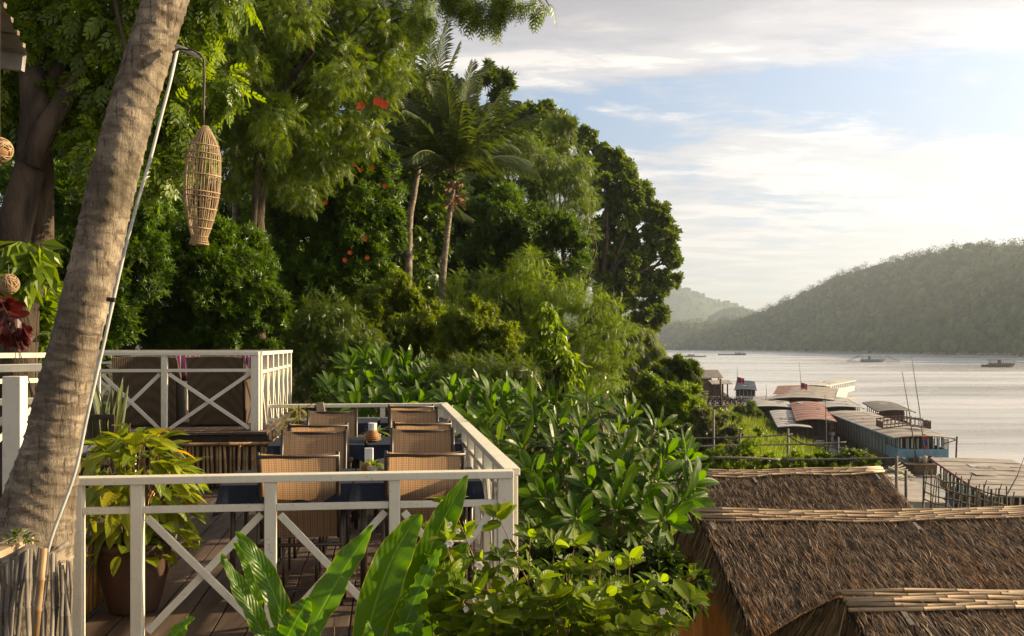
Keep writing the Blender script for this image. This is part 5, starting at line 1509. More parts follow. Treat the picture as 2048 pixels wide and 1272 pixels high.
# slender trunks
for u0, v0, u1, v1, D, r, lab in ((505, 500, 520, 150, 20.5, .055, 'slender dark trunk standing to the right of the fish trap lantern'), (372, 420, 376, 250, 19, .075, 'pale bare trunk directly behind the fish trap lantern'), (470, 300, 478, 200, 24, .06, 'short stretch of pale trunk in the leaves above the dense shrub')):
    b = P(u0, v0, D); g = Vector((b.x, b.y, gz(b.x, b.y) - .2)); s = thing('slender_tree', lab, 'tree', tuple(g))
    MB().tube([g, b, P((u0 + u1) / 2 + 3, (v0 + v1) / 2, D), P(u1, v1, D), P(u1 + 6, v1 - 160, D)], [r * 1.3, r * 1.1, r, r * .9, r * .6], 9).build('trunk', M_PALEBARK if 'pale' in lab else M_BARK, s, smooth=True, world=True)
    crown('crown', pxblobs([(u1 + 6, v1 - 150, 40), (u1 - 20, v1 - 100, 30)], D), 300, .3, L_FEATH, s, 4, T_SPRAY)
# --- dense dark shrubs behind the upper deck
tree('dense_shrub', 'dense rounded dark green shrub right behind the upper deck railing', 'shrub', 17.5,
    [(400, 560, 110), (470, 530, 80), (520, 590, 60), (340, 520, 90), (300, 600, 90), (470, 640, 80), (390, 660, 80), (540, 660, 45), (330, 450, 60), (250, 640, 70), (560, 620, 25), (430, 480, 50)],
    26000, .085, L_GLOSS, 13, base_u=400, tmpl=T_WHORL, r0=.12, droop=.2, clumps=26, csize=.30, shell=.6, svar=.6)
tree('dense_shrub', 'dark bushy tree between the leaning palm and the old trunk', 'shrub', 16,
    [(150, 420, 90), (230, 440, 70), (90, 480, 70), (270, 520, 70), (160, 540, 90), (110, 600, 80), (210, 620, 80), (60, 380, 60), (300, 400, 50), (30, 600, 60), (240, 360, 50)],
    12000, .10, L_GLOSS, 14, base_u=160, tmpl=T_WHORL, r0=.12, droop=.2, clumps=20, csize=.32)
# --- glossy tree with orange flowers
of = tree('flowering_tree', 'dark glossy tree dotted with orange flowers left of the coconut palms', 'tree', 24,
    [(690, 340, 70), (740, 400, 65), (640, 400, 70), (700, 450, 80), (770, 470, 45), (620, 490, 75), (720, 530, 70), (650, 570, 80), (750, 590, 60), (600, 610, 60), (690, 650, 70), (760, 330, 35), (560, 420, 60), (580, 540, 50), (640, 300, 40)],
    13000, .16, L_GLOSS, 15, base_u=660, tmpl=T_WHORL, r0=.18, droop=.4, clumps=22, csize=.32)
rf = random.Random(3)
for u, v in ((762, 206), (770, 210), (755, 203), (722, 212), (745, 335), (722, 340), (685, 270), (710, 330), (760, 262), (730, 478), (700, 505), (735, 515), (652, 405), (690, 520), (640, 345), (770, 372)):
    p = P(u, v, 22.0 if v > 230 else 19.0); mb = MB()
    for k in range(5):
        a = k * 1.257; d = Vector((math.cos(a), -.3, math.sin(a))) * .075 * (1.3 if v < 230 else .8)
        w = Vector((-d.z, 0, d.x)) * .4; mb.add([p, p + d * .6 + w, p + d, p + d * .6 - w], [(0, 1, 2, 3)])
    mb.build('flower', M_REDFL, of if v > 230 else t2, world=True)
# --- backing trees far left
bk_specs = [
    ('broad dark tree filling the background behind the leaning palm', 34, [(0, 300, 170), (150, 250, 170), (60, 480, 160), (220, 430, 150), (0, 600, 130), (180, 600, 130), (-100, 100, 180), (100, 60, 160)], 61, 6000),
    ('broad dark tree deep behind the fish trap lantern', 36, [(330, 200, 150), (450, 330, 150), (350, 420, 120), (480, 500, 140), (360, 600, 130), (520, 120, 160), (400, 20, 150)], 62, 7000),
    ('broad dark tree deep behind the orange flowered tree', 40, [(620, 200, 140), (700, 350, 150), (780, 470, 130), (620, 480, 150), (700, 620, 130), (820, 620, 110), (560, 620, 120), (740, 110, 110), (840, 380, 80)], 63, 8000),
    ('dark tree mass behind the coconut palm trunks', 52, [(900, 430, 110), (960, 540, 110), (870, 560, 110), (1020, 620, 100), (930, 660, 90), (850, 300, 70), (830, 200, 50), (940, 360, 70)], 64, 7000)]
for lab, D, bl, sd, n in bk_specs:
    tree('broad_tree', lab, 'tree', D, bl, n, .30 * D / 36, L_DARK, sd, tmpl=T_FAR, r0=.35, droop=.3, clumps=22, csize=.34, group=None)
# --- small top tree by the palm and dark crest
tree('slender_tree', 'thin open crown rising against the sky right of the coconut palm', 'tree', 58, [(985, 140, 26), (1005, 165, 24), (975, 175, 30), (965, 230, 40), (1010, 210, 22)], 700, .42, L_MID, 16, tmpl=T_WHORL, r0=.16, clumps=7, csize=.30)
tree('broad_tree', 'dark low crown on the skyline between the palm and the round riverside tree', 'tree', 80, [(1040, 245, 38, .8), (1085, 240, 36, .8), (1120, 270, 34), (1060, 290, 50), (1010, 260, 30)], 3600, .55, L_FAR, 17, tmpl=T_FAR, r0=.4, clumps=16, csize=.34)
tree('feathery_tree', 'light green feathery top catching light above the round riverside tree', 'tree', 62, [(1110, 260, 30), (1140, 300, 26), (1100, 330, 45), (1135, 250, 14), (1120, 228, 9), (1150, 330, 30)], 1600, .55, L_MID, 18, tmpl=T_SPRAY, r0=.2, clumps=10)
# --- soft pale bamboo like mass
tree('bamboo_clump', 'soft pale green bamboo foliage behind the right coconut palm', 'bamboo', 52,
    [(1040, 330, 60), (1100, 330, 55), (1150, 350, 38), (1060, 400, 55), (1120, 400, 50), (1165, 400, 26), (1010, 290, 35), (1030, 450, 40)], 13000, .26, L_SOFT, 19, tmpl=T_SPRAY, r0=.15, droop=.6, clumps=22, csize=.34, spread=.6)
# --- leafy mid tree
tree('leafy_tree', 'glossy leafy tree below the pale bamboo foliage', 'tree', 45, [(1000, 430, 60), (1060, 460, 65), (1110, 450, 45), (1120, 520, 50), (1030, 530, 65), (970, 500, 50), (1090, 560, 50), (1150, 480, 30), (980, 560, 50)], 12000, .20, L_GLOSS, 20, tmpl=T_WHORL, r0=.2, clumps=20, csize=.32)
tree('leafy_tree', 'narrow feathery tree hanging beside the round riverside tree', 'tree', 60, [(1155, 430, 34), (1170, 480, 30), (1160, 530, 34), (1140, 580, 34), (1175, 400, 22)], 3500, .36, L_MID, 22, tmpl=T_SPRAY, r0=.18, clumps=12)
# --- big round riverside tree
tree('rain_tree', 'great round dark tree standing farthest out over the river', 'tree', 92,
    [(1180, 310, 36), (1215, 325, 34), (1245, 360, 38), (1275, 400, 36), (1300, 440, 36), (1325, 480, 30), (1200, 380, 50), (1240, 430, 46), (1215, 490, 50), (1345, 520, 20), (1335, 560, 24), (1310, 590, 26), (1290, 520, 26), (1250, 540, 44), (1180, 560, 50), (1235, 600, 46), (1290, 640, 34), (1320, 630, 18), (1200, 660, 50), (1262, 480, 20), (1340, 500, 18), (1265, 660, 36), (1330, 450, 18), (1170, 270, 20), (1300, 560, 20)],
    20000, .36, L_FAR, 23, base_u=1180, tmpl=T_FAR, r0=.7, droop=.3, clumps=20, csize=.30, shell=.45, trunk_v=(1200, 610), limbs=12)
# --- layered flame tree
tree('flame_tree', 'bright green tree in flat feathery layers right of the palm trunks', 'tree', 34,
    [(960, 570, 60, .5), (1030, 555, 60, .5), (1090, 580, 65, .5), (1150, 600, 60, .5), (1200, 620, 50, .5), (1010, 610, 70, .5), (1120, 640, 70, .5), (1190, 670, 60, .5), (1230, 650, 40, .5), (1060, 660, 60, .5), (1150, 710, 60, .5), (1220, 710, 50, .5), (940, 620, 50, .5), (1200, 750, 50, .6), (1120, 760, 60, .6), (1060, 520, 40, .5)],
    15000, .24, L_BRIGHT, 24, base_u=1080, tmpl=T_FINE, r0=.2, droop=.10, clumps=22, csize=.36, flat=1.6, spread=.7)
# --- small leaved light bushes below the orange flower tree
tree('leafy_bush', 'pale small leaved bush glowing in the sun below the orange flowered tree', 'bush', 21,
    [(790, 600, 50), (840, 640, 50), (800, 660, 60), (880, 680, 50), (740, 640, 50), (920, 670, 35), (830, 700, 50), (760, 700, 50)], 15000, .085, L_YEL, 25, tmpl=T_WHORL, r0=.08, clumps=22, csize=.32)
tree('leafy_bush', 'yellowish twiggy bush beside the upright sapling', 'bush', 19,
    [(950, 650, 50), (1000, 690, 45), (930, 710, 50), (980, 740, 50), (910, 660, 40), (1020, 740, 40)], 9000, .085, L_YEL, 26, tmpl=T_WHORL, r0=.06, clumps=18)
tree('leafy_bush', 'dark green bush above the far end of the upper deck railing', 'bush', 18, [(620, 700, 50), (660, 650, 50), (610, 640, 40), (720, 720, 60), (700, 670, 50), (600, 760, 45), (640, 770, 50)], 8000, .13, L_MID, 27, tmpl=T_SPRAY, r0=.07, clumps=18)
tree('feathery_bush', 'low feathery bush with reddish young shoots in front of the sapling', 'bush', 15, [(960, 740, 50, .5), (1020, 750, 45, .5), (900, 750, 40, .5), (1000, 790, 50, .5), (1060, 740, 30, .5)], 1600, .20, L_MID, 28, tmpl=T_FINE, r0=.04, clumps=14, droop=.2, flat=1.5)
# --- upright sapling with big hanging leaves
tree('sapling', 'upright young tree with large glowing hanging leaves', 'tree', 16, [(1095, 640, 26), (1100, 680, 36), (1110, 730, 45), (1095, 780, 45), (1140, 740, 26), (1070, 700, 26), (1095, 610, 12)], 1500, .16, L_BRIGHT, 29, tmpl=T_LEAF, r0=.05, clumps=16, csize=.36, droop=1.3)
# --- weeping tree and the bushes on the bank
tree('weeping_tree', 'yellow green weeping tree at the water edge of the big tree row', 'tree', 66, [(1285, 690, 30), (1310, 715, 22), (1270, 720, 30), (1300, 745, 18), (1250, 690, 30)], 5000, .42, L_YEL, 30, tmpl=T_SPRAY, r0=.15, droop=1.5, clumps=14)
tree('round_bush', 'dark top bush standing behind the large round bush on the bank', 'bush', 44, [(1345, 745, 32), (1375, 745, 22), (1310, 760, 30), (1365, 765, 30)], 5000, .20, L_MID, 31, tmpl=T_WHORL, r0=.1, clumps=16)
tree('round_bush', 'large round leafy bush on the bank below the big tree row', 'bush', 38, [(1320, 790, 45), (1370, 800, 36), (1290, 830, 45), (1350, 840, 45), (1260, 800, 36), (1400, 830, 25), (1330, 870, 45), (1270, 870, 40)], 12000, .14, L_BRIGHT, 32, tmpl=T_WHORL, r0=.1, clumps=20)
tree('silver_bush', 'grey green small leaved bush left of the tall grass', 'bush', 34, [(1400, 850, 30), (1440, 860, 30), (1375, 890, 34), (1430, 890, 34), (1465, 875, 20)], 8000, .11, LM('silver_leaf', (.15, .17, .09), (.06, .08, .035), tr=.35), 33, tmpl=T_WHORL, r0=.06, clumps=16)
for i, (bl, lab, sd) in enumerate((
    ([(1500, 895, 18), (1520, 862, 10), (1480, 915, 18), (1510, 930, 20), (1540, 920, 15)], 'bright shrub in the garden fence, tallest of the row', 41),
    ([(1580, 930, 20), (1610, 938, 20), (1555, 938, 20), (1590, 910, 10)], 'bright shrub in the middle of the garden behind the farthest roof', 42),
    ([(1420, 920, 24), (1455, 928, 22), (1400, 935, 20), (1440, 905, 14)], 'bright shrub at the left end behind the farthest roof', 43),
    ([(1660, 925, 18), (1690, 915, 16), (1715, 918, 18), (1745, 925, 14)], 'small leaved shrub at the right end behind the farthest roof', 44),
    ([(1630, 925, 18), (1650, 935, 16)], 'little shrub wedged between two bigger ones behind the farthest roof', 45))):
    tree('garden_shrub', lab, 'shrub', 25, bl, 650, .10, L_BRIGHT if i != 3 else L_MID, sd, tmpl=T_WHORL, r0=.03, clumps=14, droop=0, limbs=4, group='shrubs in the bank garden')
# --- left edge plants
tree('leafy_bush', 'bright strappy leaves glowing behind the second railing at the left edge', 'bush', 11, [(60, 640, 60), (20, 680, 50), (110, 680, 40), (80, 590, 30), (60, 770, 40), (100, 790, 30)], 1500, .16, L_BRIGHT, 34, tmpl=T_LEAF, r0=.05, clumps=14, droop=.1)
tree('leafy_bush', 'drooping long leaves on the lower trunk of the old tree', 'bush', 9.6, [(60, 500, 30), (50, 540, 26), (80, 520, 26)], 160, .26, L_BRIGHT, 35, tmpl=T_DIAM, r0=.02, clumps=8, droop=1.2)
tree('red_leaf_plant', 'dark red leaved plant on the left railing below the woven lantern', 'plant', 8.2, [(20, 640, 26), (35, 665, 18), (10, 610, 16)], 60, .12, LM('red_leaf', (.08, .018, .015), (.05, .012, .010), tr=.35, tcol=(2.2, .6, .5)), 36, tmpl=T_ROUND, r0=.02, clumps=8, droop=.6)
# --- overhanging twigs at the top
ov = thing('overhanging_branch', 'leafy twigs hanging into the sky from above at the top centre', 'branch', tuple(P(1000, -60, 13)))
for a, b in (((880, -60), (960, 15)), ((940, -60), (1010, 20)), ((1000, -60), (1085, 8)), ((1040, -50), (1100, 15)), ((900, -20), (940, 25)), ((820, -40), (850, 55))):
    q = [P(a[0], a[1], 13), P((a[0] + b[0]) / 2 + 8, (a[1] + b[1]) / 2 - 8, 13), P(b[0], b[1], 13)]
    MB().tube(q, [.02, .014, .006], 5).build('twig', M_BARK, ov, world=True)
crown('leaves', pxblobs([(945, 8, 24), (985, 15, 22), (1030, -5, 22), (1070, 0, 20), (1095, 15, 12), (960, 25, 14), (910, -10, 22), (1000, 30, 12), (1010, -20, 30), (850, 30, 22), (846, 70, 12), (930, -30, 40)], 13), 520, .26, L_FEATH, ov, 37, T_SPRAY, .9, clumps=7)
# --- coconut palms
def coconut(lab, foot, mid, head, D, L, dirs, seed, skirt, r0=.10):
    rs = random.Random(seed); f = P(foot[0], foot[1], D); g = Vector((f.x, f.y, gz(f.x, f.y) - .3))
    root = thing('coconut_palm', lab, 'palm tree', tuple(g))
    q = catmull([tuple(x) for x in (g, f, P(mid[0], mid[1], D), P(head[0], head[1], D))], 14)
    MB().tube(q, [r0 * (1.35 - .6 * i / len(q)) * (1.0 + .06 * (i % 2)) for i in range(len(q))], 10).build('trunk', M_PALM, root, smooth=True, world=True)
    h = P(head[0], head[1], D)
    for i, (dx_, dy_, dz_, dr) in enumerate(dirs):
        frond('frond', h + Vector((0, 0, .2)), (dx_, dy_, dz_), L * rs.uniform(.85, 1.08), M_FROND, root, rs, 60, dr, .075, .95)
    if skirt:
        for i in range(26):
            a = rs.random() * 6.28; d = Vector((math.cos(a), math.sin(a), rs.uniform(-1.2, .3))).normalized()
            p0 = h + Vector((math.cos(a) * .1, math.sin(a) * .1, -rs.uniform(0, .75)))
            MB().beam(p0, p0 + d * rs.uniform(.25, .55), .07, .03, (0, 1, .2)).build('dry_husk', M_HUSK, root, world=True)
        for i in range(7):
            a = i * .9; MB().lathe([(0, -.1), (.09, -.05), (.10, .02), (.05, .10), (0, .12)], tuple(h + Vector((math.cos(a) * .22, math.sin(a) * .22, -.15)))).build('coconut', M_HUSK, root, smooth=True, world=True)
    return root
M_HUSK = surf('dry_husk', (.30, .17, .09), (.15, .085, .05), 6, rough=.9)
dA = [(-.9, .2, .55, .9), (-1, -.3, .15, 1.0), (-.6, .4, 1.2, .6), (-.25, -.2, 1.6, .4), (.1, .3, 1.8, .35), (.35, -.3, 1.5, .45), (.75, .2, 1.0, .6), (1, -.1, .5, .8), (.9, .4, .15, 1.1), (-.9, -.5, -.1, 1.2), (.6, -.8, .3, 1.2), (-.5, -.9, .5, 1.1), (.2, -1, .8, 1.0), (-.2, 1, .8, .9), (.7, .8, .6, .9), (-.7, .8, .4, 1.0), (.55, .1, 1.5, .35), (-.45, .1, 1.4, .5), (.9, -.4, -.15, 1.2), (-1, .1, .9, .7), (.3, -.7, -.1, 1.3), (-.3, -.7, -.1, 1.3)]
coconut('coconut palm with a ragged dry skirt under its green crown', (884, 600), (893, 480), (908, 362), 34, 3.6, [(a * .85, b, c + .45, d * .75) for a, b, c, d in dA + [(.15, .5, 1.7, .5), (-.5, -.4, 1.1, .8), (.5, .6, 1.1, .7), (-.7, .1, .9, .9), (.8, -.3, .7, 1.0), (-.1, -.6, 1.3, .7), (0, .2, 2.2, .3), (-.35, .3, 1.7, .5)]], 51, True)
coconut('taller coconut palm behind, its crown half hidden at the left', (818, 480), (828, 390), (846, 290), 37, 4.4, [(a, b, c + .25, d * .8) for a, b, c, d in dA[:18]], 52, False, .11)
coconut('small palm crown low behind the dry skirt of the front palm', (800, 620), (835, 520), (862, 425), 48, 3.0, dA[:14], 53, False, .10)
# --- tall grass on the bank
def patch(name, lab, poly, z_up, n, h, mat, seed, tmpl=T_BLADE, wid=3.0, lean=.25):
    rs = np.random.default_rng(seed); T = []
    us = [p[0] for p in poly]; Ys = [p[1] for p in poly]
    while len(T) < n:
        x, y = rs.uniform(min(us), max(us)), rs.uniform(min(Ys), max(Ys))
        if in_poly(x, y, poly): T.append((x, y, gz(x, y) - .03))
    D = np.tile([0, 0, 1.0], (n, 1)) + rs.normal(size=(n, 3)) * lean; U = rs.normal(size=(n, 3))
    cl = .65 + .5 * np.sin(np.array(T)[:, 0] * .8) * np.cos(np.array(T)[:, 1] * .5)
    return tag(inst_mesh(name, tmpl, np.array(T), D, U, h * (.5 + .7 * rs.random(n)) * (.7 + .3 * cl), mat, None, rs, kind='stuff', wid=wid), lab)
L_GRASS = LM('grass_blade', (0.158, 0.197, 0.010), (0.076, 0.108, 0.007), tr=.5, rough=.45, tcol=(1.9, 1.9, .4))
patch('tall_grass', 'tall bright green grass on the bank beside the moored boats', [(9, 33), (13, 30), (19, 38), (24.5, 60), (27, 80), (31, 104), (29, 130), (24, 110), (17, 85), (12, 60), (9, 42)], 1, 34000, 1.7, L_GRASS, 71, wid=3.4)
patch('undergrowth', 'low green undergrowth over the rest of the river bank', [(2, 20), (7, 20), (14, 30), (12, 44), (22, 85), (34, 150), (60, 350), (40, 350), (12, 150), (5, 80), (1, 40)], 1, 16000, .5, L_MID, 72, T_WHORL, 1.0, .8)
patch('garden_weeds', 'weeds and creepers between the huts and the garden fence', [(3.5, 20.8), (12.5, 20.8), (17, 30), (13, 33), (6, 34), (3, 28)], 1, 9000, .35, L_BRIGHT, 73, T_WHORL, 1.0, .7)
patch('bank_plants', 'dark low plants on the slope below the frangipani', [(.6, 4.5), (2.6, 4.5), (3.2, 9), (3.0, 18), (.2, 18), (.2, 7)], 1, 6000, .30, L_DARK, 74, T_WHORL, 1.0, .8)

for u_, v_, r_, D_, sd_, lb_ in ((1130, 1130, 70, 10.2, 81, 'filler shrub with leaves darkened to stand for shadow, right under the near end of the frangipani'), (1290, 1140, 75, 11.2, 82, 'filler shrub with leaves darkened to stand for shadow, between the frangipani and the orange plank wall')):
    tree('shadow_fill_shrub', lb_, 'shrub', D_, [(u_, v_, r_), (u_ - 50, v_ + 40, r_ * .8), (u_ + 55, v_ + 30, r_ * .8), (u_, v_ + 90, r_)], 2600, .15, LM('shadow_dark_leaf_%d' % sd_, (.040, .075, .006), (.016, .032, .004), tr=.25, rough=.45, spec=.25), sd_, tmpl=T_LEAF, r0=.03, clumps=16, droop=.5, limbs=4)  # added filler; deep shadow is put into the dark leaf colour

for u_, v_, r_, D_, sd_, lb_ in ((1490, 826, 20, 105, 85, 'dark rounded bush standing in the tall grass below the landing'), (1455, 845, 22, 80, 86, 'bush between the silver grey bush and the tall grass')):
    tree('bank_bush', lb_, 'bush', D_, [(u_, v_, r_), (u_ - 16, v_ + 8, r_ * .8), (u_ + 16, v_ + 8, r_ * .8)], 2200, .38, L_MID, sd_, tmpl=T_WHORL, r0=.06, clumps=14, droop=.2, limbs=3)
# ================================================================== BOATS
M_BLUE = surf('blue_paint', (.22, .38, .50), (.15, .26, .34), 2, rough=.6)
M_HULL = surf('hull_wood', (.20, .135, .085), (.10, .065, .045), 2, rough=.7)
M_BGREY = surf('grey_boards', (.26, .29, .29), (.17, .185, .18), 2, (6, .5, .5), rough=.7)
M_ROOFT = surf('tan_roof', (.40, .36, .32), (.24, .19, .155), .9, rough=.7)
M_ROOFP = surf('pink_roof', (.34, .17, .13), (.20, .10, .08), .9, rough=.7)
M_ROOFW = surf('white_roof', (.50, .48, .46), (.30, .27, .25), .9, rough=.6)
M_ROOFG = surf('grey_roof', (.24, .21, .19), (.16, .14, .125), 1.2, rough=.7)
M_CREAM = surf('cream_paint', (.66, .63, .54), (.50, .46, .38), 2, rough=.5)
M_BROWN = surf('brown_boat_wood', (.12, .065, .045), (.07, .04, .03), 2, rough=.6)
M_REDT = surf('red_trim', (.32, .06, .04), (.2, .05, .035), 2, rough=.6)
M_NAVY = surf('dark_blue_canvas', (.03, .05, .08), (.02, .03, .05), 2, rough=.7)
M_CURT = surf('pale_curtain', (.55, .50, .40), (.40, .34, .25), 2, rough=.9)
M_FLAG = surf('red_flag', (.5, .04, .03), None, 3, rough=.8)
M_FLAGB = surf('blue_flag', (.03, .05, .25), None, 3, rough=.8)
def boat(name, lab, cat, stern, bow, W, hullm, wallm, roofm, wall_h=.75, roof_z=2.5, hull_z=.75, cabin=(.03, .9), arch=.28, posts=14, trim=None, over=.25, endwall=True, nowall=False, group='boats moored along the bank', curtains=False, postm=None, rake=1.2, sheer=.5):
    "riverboat; stern is the end nearest the viewer. local x across, y towards the bow"
    s = Vector((stern[0], stern[1], WATER_Z)); b = Vector((bow[0], bow[1], WATER_Z)); L = (b - s).length
    rz = math.atan2(-(b.x - s.x), b.y - s.y)
    r = thing(name, lab, cat, tuple(s), rz, group)
    h = W / 2; n = 18; vs = []; fs = []
    def sec(t):
        y = L * t
        k = min(1, (t + .04) / .16) ** .6 * min(1, (1.02 - t) / .25) ** .7
        k = max(.12, k); zt = hull_z + sheer * (max(0, t - .75) / .25) ** 2 + sheer * .5 * (max(0, .12 - t) / .12) ** 2
        yy = y - rake * max(0, .06 - t) / .06 * .6
        return [(-h * k, yy, zt), (-h * k * .92, yy, .1), (-h * k * .55, yy + .2, -.35), (h * k * .55, yy + .2, -.35), (h * k * .92, yy, .1), (h * k, yy, zt)]
    for i in range(n + 1): vs += sec(i / n)
    for i in range(n):
        for k in range(5): a = i * 6 + k; fs.append((a, a + 1, a + 7, a + 6))
        a = i * 6; fs.append((a, a + 6, a + 11, a + 5))
    fs.append((0, 1, 2, 3, 4, 5)); a = n * 6; fs.append((a + 5, a + 4, a + 3, a + 2, a + 1, a))
    mb = MB(); mb.add(vs, fs); mb.build('hull', hullm, r)
    for sg in (-1, 1):
        MB().tube([((sec(i / n)[0 if sg < 0 else 5][0]) * 1.01, sec(i / n)[0][1], sec(i / n)[0][2] + .03) for i in range(n + 1)], .06, 5).build('gunwale', trim or hullm, r)
    y0, y1 = L * cabin[0], L * cabin[1]; zt = hull_z
    pm = postm or M_BROWN; hw = h * .90
    if not nowall:
        for sg in (-1, 1):
            MB().box((sg * hw, (y0 + y1) / 2, zt + wall_h / 2), (.06, y1 - y0, wall_h)).build('side_wall', wallm, r)
        if endwall:
            MB().box((0, y0, zt + wall_h / 2), (2 * hw, .06, wall_h)).build('end_wall', wallm, r)
    for i in range(posts + 1):
        y = y0 + (y1 - y0) * i / posts
        for sg in (-1, 1):
            MB().box((sg * hw, y, (zt + roof_z) / 2), (.09, .09, roof_z - zt)).build('post', pm, r)
    ne = 5 if endwall else 0
    for i in range(1, ne):
        MB().box((-hw + 2 * hw * i / ne, y0 - .0, (zt + roof_z) / 2), (.07, .075, roof_z - zt)).build('post', pm, r)
    if curtains:
        for sg in (-1, 1):
            k = 0; y = y0 + .3
            while y < y1 - .4:
                MB().box((sg * (hw - .06), y, zt + wall_h + (roof_z - zt - wall_h) / 2), (.03, .22, roof_z - zt - wall_h - .1)).build('curtain', M_CURT, r); y += .62
        for i in range(9):
            MB().box((-hw + .25 + i * (2 * hw - .5) / 8, y0 + .10, zt + wall_h + (roof_z - zt - wall_h) / 2), (.10, .03, roof_z - zt - wall_h - .1)).build('curtain', M_CURT, r)
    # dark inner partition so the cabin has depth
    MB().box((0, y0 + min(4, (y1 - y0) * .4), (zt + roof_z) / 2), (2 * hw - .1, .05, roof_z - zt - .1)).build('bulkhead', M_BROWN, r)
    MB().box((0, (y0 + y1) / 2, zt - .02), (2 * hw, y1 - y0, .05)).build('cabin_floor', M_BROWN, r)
    # arched roof with thickness
    vs = []; fs = []; na, ny = 8, 10
    for lay in (0, 1):
        for j in range(ny + 1):
            for i in range(na + 1):
                a = i / na * 2 - 1; y = y0 - over * 1.6 + (y1 - y0 + over * 3.2) * j / ny
                vs.append((a * (h + over), y, roof_z + arch * .6 * (1 - a * a) - .07 * lay + .015 * math.sin(j * 2.2) + .12 * ((j / ny - .5) ** 2) * 2))
    K = (na + 1) * (ny + 1)
    for j in range(ny):
        for i in range(na):
            a = j * (na + 1) + i; fs += [(a, a + 1, a + na + 2, a + na + 1), (K + a, K + a + na + 1, K + a + na + 2, K + a + 1)]
    for j in range(ny): a = j * (na + 1); fs.append((a, a + na + 1, K + a + na + 1, K + a)); a += na; fs.append((a, K + a, K + a + na + 1, a + na + 1))
    for i in range(na): fs.append((i, K + i, K + i + 1, i + 1)); a = ny * (na + 1) + i; fs.append((a, a + 1, K + a + 1, K + a))
    mb = MB(); mb.add(vs, fs); mb.build('roof', roofm, r)
    for j in range(1, 8):
        y = y0 - over + (y1 - y0 + over * 2) * j / 8
        MB().tube([(a / 6 * (h + over), y, roof_z + arch * .6 * (1 - (a / 6) ** 2) + .012 + .12 * ((j / 8 - .5) ** 2) * 2) for a in range(-6, 7)], .018, 4).build('roof_batten', roofm, r)
    rq = random.Random(int(L * 100 + W * 10))
    for k in range(4):      # patched sheets, cargo, tyre fenders
        a = rq.uniform(-.6, .6); y = rq.uniform(y0 + 1, y1 - 1)
        MB().box((a * h, y, roof_z + arch * .6 * (1 - a * a) + .035), (rq.uniform(.5, 1.2), rq.uniform(.8, 2.2), .015), Matrix.Rotation(-a * arch * .6 * 2 / max(h, .1), 3, 'Y')).build('roof_patch', rq.choice((M_ROOFG, M_ROOFW, M_ROOFT)), r)
    for k in range(5):
        y = L * (.12 + .16 * k); MB().tube([(-h * 1.02, y + .26 * math.cos(q * .7854), .35 + .26 * math.sin(q * .7854)) for q in range(9)], .08, 6, False).build('tyre_fender', M_NAVY, r)
    for k in range(3):
        MB().box((rq.uniform(-.5, .5) * h, y0 - .5 - .3 * k, zt + .22), (.5, .35, .4)).build('cargo_box', rq.choice((M_CURT, M_HULL, M_BLUE)), r, bevel=.03)
    for sg in (-1, 1): MB().box((sg * (h + over + .02), (y0 + y1) / 2, roof_z - .03), (.05, y1 - y0 + over * 3, .12)).build('roof_edge', trim or pm, r)
    return r
def B(u, v, z=WATER_Z):
    "ground point on height z under pixel u, v"
    D = F * (EYE - z) / (v - 690); return ((u - 1024) / F * D, D)
# big blue boat: stern end faces the viewer
bl_ = boat('river_boat', 'long grey boat with a pale blue stern cabin and striped curtains', 'boat', (32.0, 77.5), (36.7, 111), 4.1, M_HULL, M_BLUE, M_ROOFT, .95, 2.75, .95, (.0, .86), .30, 20, curtains=True, over=.22, postm=M_BLUE)
MB().box((-1.90, 16.0, 1.75), (.05, 24, 1.5)).build('side_cladding', M_BGREY, bl_)
for i in range(18): MB().box((-1.945, 5.0 + i * 1.3, 1.75), (.03, .07, 1.5)).build('cladding_strip', M_BROWN, bl_)
MB().box((0, -1.0, .92), (3.5, 2.2, .06)).build('stern_deck', M_HULL, bl_)
MB().tube([(2.15, -.6, -1.6), (2.25, -.9, 3.0)], .07, 6).build('rudder_pole', M_BROWN, bl_)
MB().tube([(1.5, .1, 2.3), (2.2, -.75, 2.7)], .04, 5).build('strut', M_BROWN, bl_)
for y, z in ((5.0, 2.95), (7.4, 2.95)):
    MB().tube([(-1.9, y, z + .75), (0, y, z + 1.0), (1.9, y, z + .75)], .05, 5).build('roof_railing', M_BROWN, bl_)
    MB().tube([(-1.9, y, z + .15), (0, y, z + .38), (1.9, y, z + .15)], .05, 5).build('roof_railing', M_BROWN, bl_)
    for i in range(13):
        x = -1.9 + 3.8 * i / 12; k = .25 * (1 - (x / 1.9) ** 2); MB().tube([(x, y, z + .15 + k * .9), (x, y, z + .82 + k)], .035, 5).build('baluster', M_BROWN, bl_)
for sg in (-1.9, 1.9):
    MB().box((sg, 6.2, 3.35), (.05, 2.4, .55)).build('roof_railing_side', M_BROWN, bl_)
for k, (x, y) in enumerate(((-.2, -1.3), (.25, -1.2))):
    w = bl_.matrix_basis; rzz = bl_.rotation_euler.z
    px = bl_.location.x + x * math.cos(rzz) - y * math.sin(rzz); py = bl_.location.y + x * math.sin(rzz) + y * math.cos(rzz)
    o = MB().lathe([(0, 0), (.17, 0), (.19, .5), (.14, .55), (0, .55)], (0, 0, 0), 12).build('water_jar', M_CURT if k == 0 else M_TERRA, smooth=True); o.location = (px, py, WATER_Z + .96)
    tag(o, 'pale water jar on the stern deck of the blue boat' if k == 0 else 'brown water jar on the stern deck of the blue boat', 'jar')
boat('river_boat', 'grey roofed boat moored straight ahead of the blue sterned one', 'boat', (38.3, 115), (44.3, 140), 3.9, M_BROWN, M_BGREY, M_ROOFW, .8, 2.7, .9, (.02, .92), .3, 12, over=.3)
